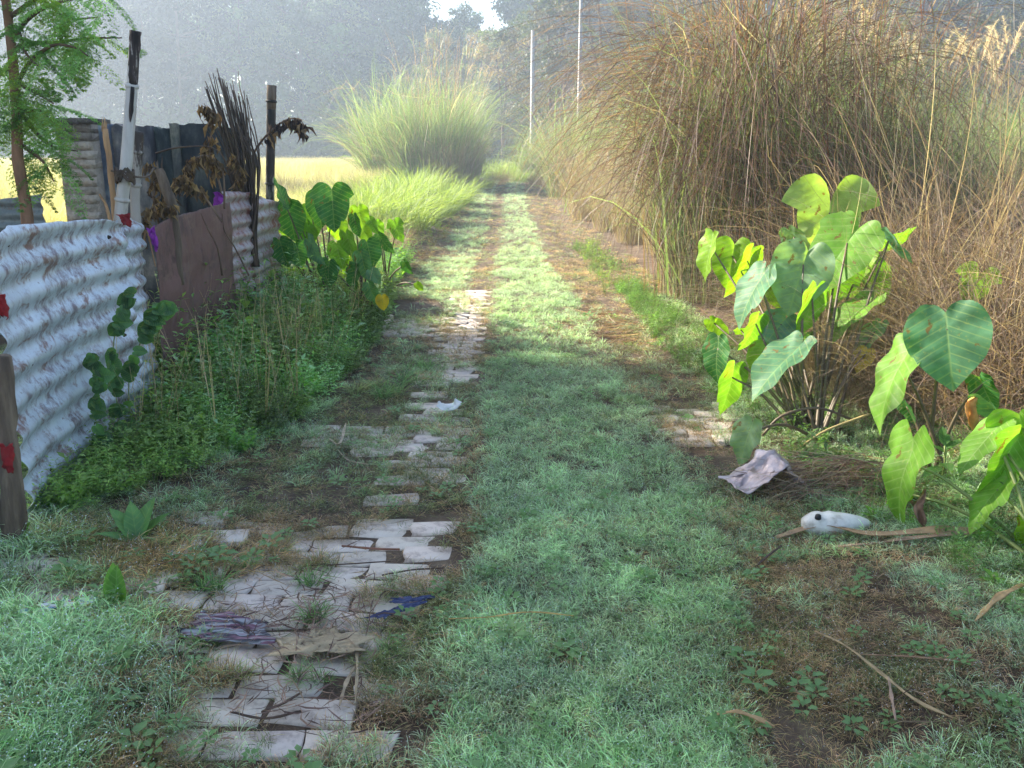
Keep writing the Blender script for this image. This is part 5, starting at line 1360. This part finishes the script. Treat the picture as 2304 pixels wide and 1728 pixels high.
# climbing vine on the pale sheet
vn = thing('climbing_vine', 'dark leafy vine climbing the right end of the blue sheet', 'vine', (0, 0, 0)); r = np.random.default_rng(5)
for pts in ([(280, 1010), (262, 900), (255, 780), (275, 700), (300, 650)], [(300, 1000), (290, 860), (320, 760), (350, 700), (380, 690)], [(240, 1020), (215, 940), (225, 850), (205, 800)]):
    d_ = [4.25, 4.3, 3.95][[280, 300, 240].index(pts[0][0])]
    p = bez([P(x, y, d_) for x, y in pts], 24); mb = MB(); tube(mb, p, .003, 4, cap=False); st = obj('stem', mb.me('stem', M_gstalk), vn)
    for q in range(26):
        b = p[r.integers(len(p))]; L_ = r.uniform(.035, .075)
        o = obj('leaf', heart(L_, W_=.9, col=np.array([.09, .20, .09]) * r.uniform(.7, 1.6), seed=q, wave=.02), vn)
        T_ = b + np.array([r.normal(0, 1), -.3, r.normal(-.6, .5)]) * .05
        o.matrix_basis = orient(o, b + np.array([.01, -.02, 0]), T_, r.uniform(-40, 40))

# ------------------------------------------------------------------ litter on the track
M_foil = solid('dirty_foil', [(.3, (.26, .19, .19)), (.5, (.44, .36, .36)), (.7, (.58, .50, .50))], 10, rough=.38, metal=.35, bump=.5, bscale=50)
M_white = solid('dirty_white_plastic', [(.3, (.5, .46, .42)), (.45, (.72, .71, .69)), (.8, (.8, .8, .79))], 7, rough=.4, bump=.15, bscale=30)
M_can = solid('grimy_white_plastic', [(.34, (.36, .32, .27)), (.44, (.60, .58, .54)), (.6, (.72, .71, .68))], 9, rough=.5, bump=.4, bscale=40)
M_beige = solid('beige_cloth', [(.3, (.30, .22, .13)), (.7, (.48, .38, .24))], 12, rough=.9, bump=.5, bscale=120)
M_blue = solid('blue_cloth', [(.3, (.03, .035, .09)), (.7, (.10, .12, .24))], 12, rough=.8, bump=.5, bscale=100)
M_mauve = solid('striped_rag', [(.38, (.03, .03, .04)), (.44, (.22, .10, .14)), (.5, (.42, .42, .44)), (.56, (.05, .05, .06)), (.62, (.32, .16, .2)), (.7, (.4, .38, .36))], 5, rough=.9, bump=.5, bscale=80, stretch=(.5, 5, 1), detail=2)
M_stripe = solid('printed_wrapper', [(.40, (.75, .75, .76)), (.47, (.6, .08, .07)), (.52, (.78, .76, .75)), (.57, (.1, .25, .55)), (.62, (.75, .75, .75))], 9, rough=.35, bump=.2, stretch=(.4, 3, 1), detail=1)
def lie(px, py, w, l, az, lab, cat, mat, amp, seed, nm='cloth', h=.012, freq=5, lift=None, nu=26, nv=20):
    g = G(px, py) + [0, 0, h + .028]; c, s = math.cos(az), math.sin(az)
    q = [g + np.array([c * a * w / 2 - s * b * l / 2, s * a * w / 2 + c * b * l / 2, 0]) for a, b in ((-1, -1), (1, -1), (1, 1), (-1, 1))]
    return crumple(nm, q, nu, nv, amp, mat, lab, cat, seed, freq, edge=.5, lift=lift)
lie(715, 1478, .27, .10, .15, 'crumpled beige rag lying across the bricks', 'cloth', M_beige, .012, 1)
lie(740, 1452, .10, .07, .5, 'small beige flap above the crumpled rag', 'cloth', M_beige, .008, 2)
lie(520, 1440, .30, .13, -.25, 'dirty dark and mauve striped rag half buried beside the bricks', 'cloth', M_mauve, .010, 3)
lie(895, 1398, .17, .035, .65, 'dull blue cloth strip beside the near bricks', 'cloth', M_blue, .008, 4)
lie(925, 1374, .13, .03, .15, 'blue grey cloth scrap at the edge of the near bricks', 'cloth', M_blue, .007, 5)
lie(135, 1388, .19, .05, .3, 'striped white, red and blue wrapper in the grass', 'wrapper', M_stripe, .007, 6, 'plastic_wrapper')
lie(1715, 1108, .30, .26, .1, 'crumpled pinkish silver foil sheet raised like a tent', 'foil sheet', M_foil, .012, 7, 'foil_sheet', lift=lambda U, V_: .155 * np.clip(1 - np.abs(U - .56) / .55 - .35 * np.abs(V_ - .55), 0, 1) ** 1.1, nu=34, nv=30, freq=7)
lie(1010, 938, .13, .05, .25, 'curled white plastic scrap on the wheel track', 'plastic scrap', M_white, .002, 8, 'plastic_scrap', lift=lambda U, V_: .13 * (U - .45) ** 2 + .03 * V_, nu=14, nv=8)
# white flattened plastic can
def can():
    g = G(1880, 1200); V = []; n = 22; m = 20
    for k_ in range(n):
        s = k_ / (n - 1); x = (s - .5) * .27
        hw = .062 * math.sin(math.pi * min(1, s * .9 + .07)) ** .55 * (1 - .25 * s); hh_ = .058 * math.sin(math.pi * (s * .93 + .05)) ** .6 * (1.1 - .5 * s)
        dz = .012 * math.sin(s * 9)
        for a in np.linspace(0, 2 * math.pi, m, endpoint=False):
            ca, sa = math.cos(a), math.sin(a)
            V.append([x, math.copysign(abs(ca) ** .8, ca) * hw + .03 * (s - .5), math.copysign(abs(sa) ** .8, sa) * hh_ + .03 - (.008 * math.exp(-((s - .3) / .05) ** 2) if sa > 0 else 0) + dz * .3 + .007 * (float(fbm(x * 30, a * 2.2, 3)) - .5)])
    V = np.array(V); Q = [[k_ * m + a, k_ * m + (a + 1) % m, (k_ + 1) * m + (a + 1) % m, (k_ + 1) * m + a] for k_ in range(n - 1) for a in range(m)]
    c0 = len(V); V = np.concatenate([V, V[:m].mean(0, keepdims=True), V[-m:].mean(0, keepdims=True)])
    T = [[c0, (a + 1) % m, a] for a in range(m)] + [[c0 + 1, (n - 1) * m + a, (n - 1) * m + (a + 1) % m] for a in range(m)]
    o = obj('plastic_can', mesh('plastic_can', V, Q, T, None, [M_can], True), None, 'flattened white plastic container with a small black opening lying in the grass', 'container', loc=g + [0, 0, .01], rz=-.12)
    mb = MB(); tube(mb, [(-.083, -.040, .068), (-.084, -.044, .081)], [.013, .011], 12); h_ = obj('opening', mb.me('opening', solid('opening_black', [(0, (.015, .015, .017))], rough=.6, bump=0)), o)  # solid black stub stands in for the dark inside the opening
can()
# strips of dry sheath and long straws
def strip(pts, w, col, lab, cat='dry leaf strip', nm='dry_leaf_strip', lift=.035, th=.002, tw=.5):
    p = np.array([G(x, y) + [0, 0, lift + (dz if dz else 0)] for x, y, dz in pts]); p = bez(p, 24); n = len(p); s = np.linspace(0, 1, n)
    t_ = np.gradient(p, axis=0); sd_ = np.cross(t_, [0, 0, 1]); sd_ /= np.linalg.norm(sd_, axis=1, keepdims=True)
    ww = w * (np.sin(np.pi * np.clip(s, .06, .96)) ** .45) * (1 + .3 * np.sin(s * 17)); V = []
    for k_ in range(n):
        for a in (-1, -.33, .33, 1): V.append(p[k_] + sd_[k_] * a * ww[k_] * .5 + np.array([0, 0, .25 * ww[k_] * (a * tw * math.sin(s[k_] * 5) + abs(a) * .6)]))
    Q = [[k_ * 4 + a, k_ * 4 + a + 1, k_ * 4 + a + 5, k_ * 4 + a + 4] for k_ in range(n - 1) for a in range(3)]
    mb = MB(); mb.add(np.array(V), Q, None, np.array(col)); o = obj(nm, mb.me(nm, M_dry, True), None, lab, cat); m = o.modifiers.new('thickness', 'SOLIDIFY'); m.thickness = th
TN = (.36, .25, .15)
strip([(1745, 1228, 0), (1850, 1212, .02), (1950, 1228, .01), (2080, 1226, .02), (2210, 1222, .02)], .05, TN, 'long dry leaf sheath lying across the grass below the white container')
strip([(1870, 1250, 0), (1980, 1240, .0), (2100, 1236, .02), (2190, 1228, .02)], .03, (.33, .23, .16), 'second dry sheath just under the long one')
strip([(1815, 1195, 0), (1840, 1205, .01), (1880, 1218, 0)], .03, (.4, .32, .24), 'short dry scrap at the tip of the white container')
strip([(1830, 1448, .01), (1900, 1490, .02), (1980, 1555, .02), (2060, 1610, .01), (2140, 1640, 0)], .012, (.45, .33, .18), 'long tan straw slanting over the lower right grass', 'straw', 'straw')
strip([(1930, 1495, .0), (2050, 1508, .01), (2200, 1515, 0)], .008, (.3, .19, .12), 'thin brown straw behind the long tan straw', 'straw', 'straw')
strip([(1610, 1648, .02), (1660, 1652, .03), (1740, 1668, .01)], .016, (.45, .3, .15), 'short broad tan straw near the bottom of the photo', 'straw', 'straw')
strip([(2304, 1345, .02), (2240, 1380, .02), (2190, 1420, 0)], .02, (.4, .28, .14), 'tan dry leaf at the right edge of the lower grass', 'straw', 'straw')
strip([(770, 1400, 0), (800, 1450, .01), (805, 1530, .01), (800, 1610, 0)], .009, (.42, .34, .22), 'long pale straw lying along the right side of the near bricks', 'straw', 'straw')
strip([(800, 1520, 0), (780, 1570, .01), (765, 1612, 0)], .010, (.42, .33, .22), 'short straw pointing to the lower brick', 'straw', 'straw')
strip([(740, 1000, 0), (765, 1020, .02), (780, 985, .05)], .016, (.5, .42, .3), 'split pale straw sticking up in the brown grass', 'straw', 'straw')
strip([(760, 1025, 0), (785, 1050, 0), (830, 1060, 0)], .008, (.42, .33, .24), 'thin bent straw in the brown grass', 'straw', 'straw')
strip([(1010, 1440, .04), (1100, 1450, .06), (1190, 1445, .07), (1290, 1440, .05)], .006, (.45, .33, .12), 'thin golden straw resting on the middle strip of grass', 'straw', 'straw')
strip([(2010, 1660, .02), (2000, 1600, .02), (1995, 1560, .02)], .008, (.4, .28, .2), 'short upright straw at the lower right', 'straw', 'straw')
for k, (a, w, lab) in enumerate([([(860, 1312, 0), (930, 1300, 0), (1000, 1296, 0)], .007, 'dark twig along a brick joint'), ([(690, 1290, 0), (760, 1288, 0), (880, 1280, 0)], .006, 'thin dark twig on the upper bricks'), ([(770, 1245, 0), (850, 1252, 0), (900, 1253, 0)], .010, 'reddish flat stick on the upper bricks'),
                            ([(590, 1625, 0), (640, 1605, 0), (680, 1580, 0)], .008, 'dark twig on the lowest bare bricks'), ([(520, 1625, 0), (600, 1640, 0), (680, 1622, 0)], .008, 'reddish straw below the lowest bare bricks'), ([(1700, 1292, 0), (1725, 1280, .02), (1755, 1262, .03)], .010, 'small dark stick in the brown right track')]):
    p = bez([G(x, y) + [0, 0, .032 + dz] for x, y, dz in a], 10); mb = MB(); tube(mb, p, w * .45, 5, (1, .9, .9) if k != 2 else (2.2, 1.4, 1.3), jitter=.2); obj('twig', mb.me('twig', M_bark), None, lab, 'twig')
# yellow cane slanting under the large taro, and a bent dark stem
mb = MB(); tube(mb, bez([P(1802, 1005, 4.1), P(1860, 968, 4.1), P(1955, 932, 4.15)], 10), .006, 6); obj('cane', mb.me('cane', solid('yellow_cane', [(.3, (.35, .26, .1)), (.7, (.5, .38, .16))], 8)), None, 'straight yellow cane slanting under the large taro plant', 'cane')
mb = MB(); tube(mb, bez([P(1715, 980, 4.3), P(1760, 935, 4.3), P(1840, 918, 4.3), P(1920, 945, 4.35)], 14), .007, 6); obj('bent_stem', mb.me('bent_stem', M_stalk), None, 'bent dark stem arching over the grass below the large taro', 'stem')
# fallen dead straw heap
def heap(c, n, rx, ry, h, cols, lab, seed):
    r = np.random.default_rng(seed); mb = MB(); g = G(*c)
    x, y = r.normal(0, rx, n), r.normal(0, ry, n); hz_ = h * np.exp(-(x / rx) ** 2 / 2 - (y / ry) ** 2 / 2) * r.uniform(.1, 1, n)
    b = g + np.stack([x, y, hz_ + .02], 1)
    blades(mb, b, r.normal(3.6, .5, n), r.normal(1.5, .15, n), r.uniform(.15, .45, n), .006, r.normal(.3, .2, n), 5, pick(r, cols, n), None, r.normal(0, .5, n))
    obj('straw_heap', mb.me('straw_heap', M_reed), None, lab, 'straw heap', kind='stuff')
heap((1930, 1085), 650, .20, .12, .12, RED + TAN[:1], 'heap of fallen reddish straw behind the crumpled foil sheet', 1)
heap((1380, 735), 420, .22, .45, .05, RED, 'fallen straw at the foot of the hanging brown culms', 2)
heap((960, 590), 300, .25, .8, .08, RED + DRK, 'brown fallen grass at the foot of the left bank', 3)
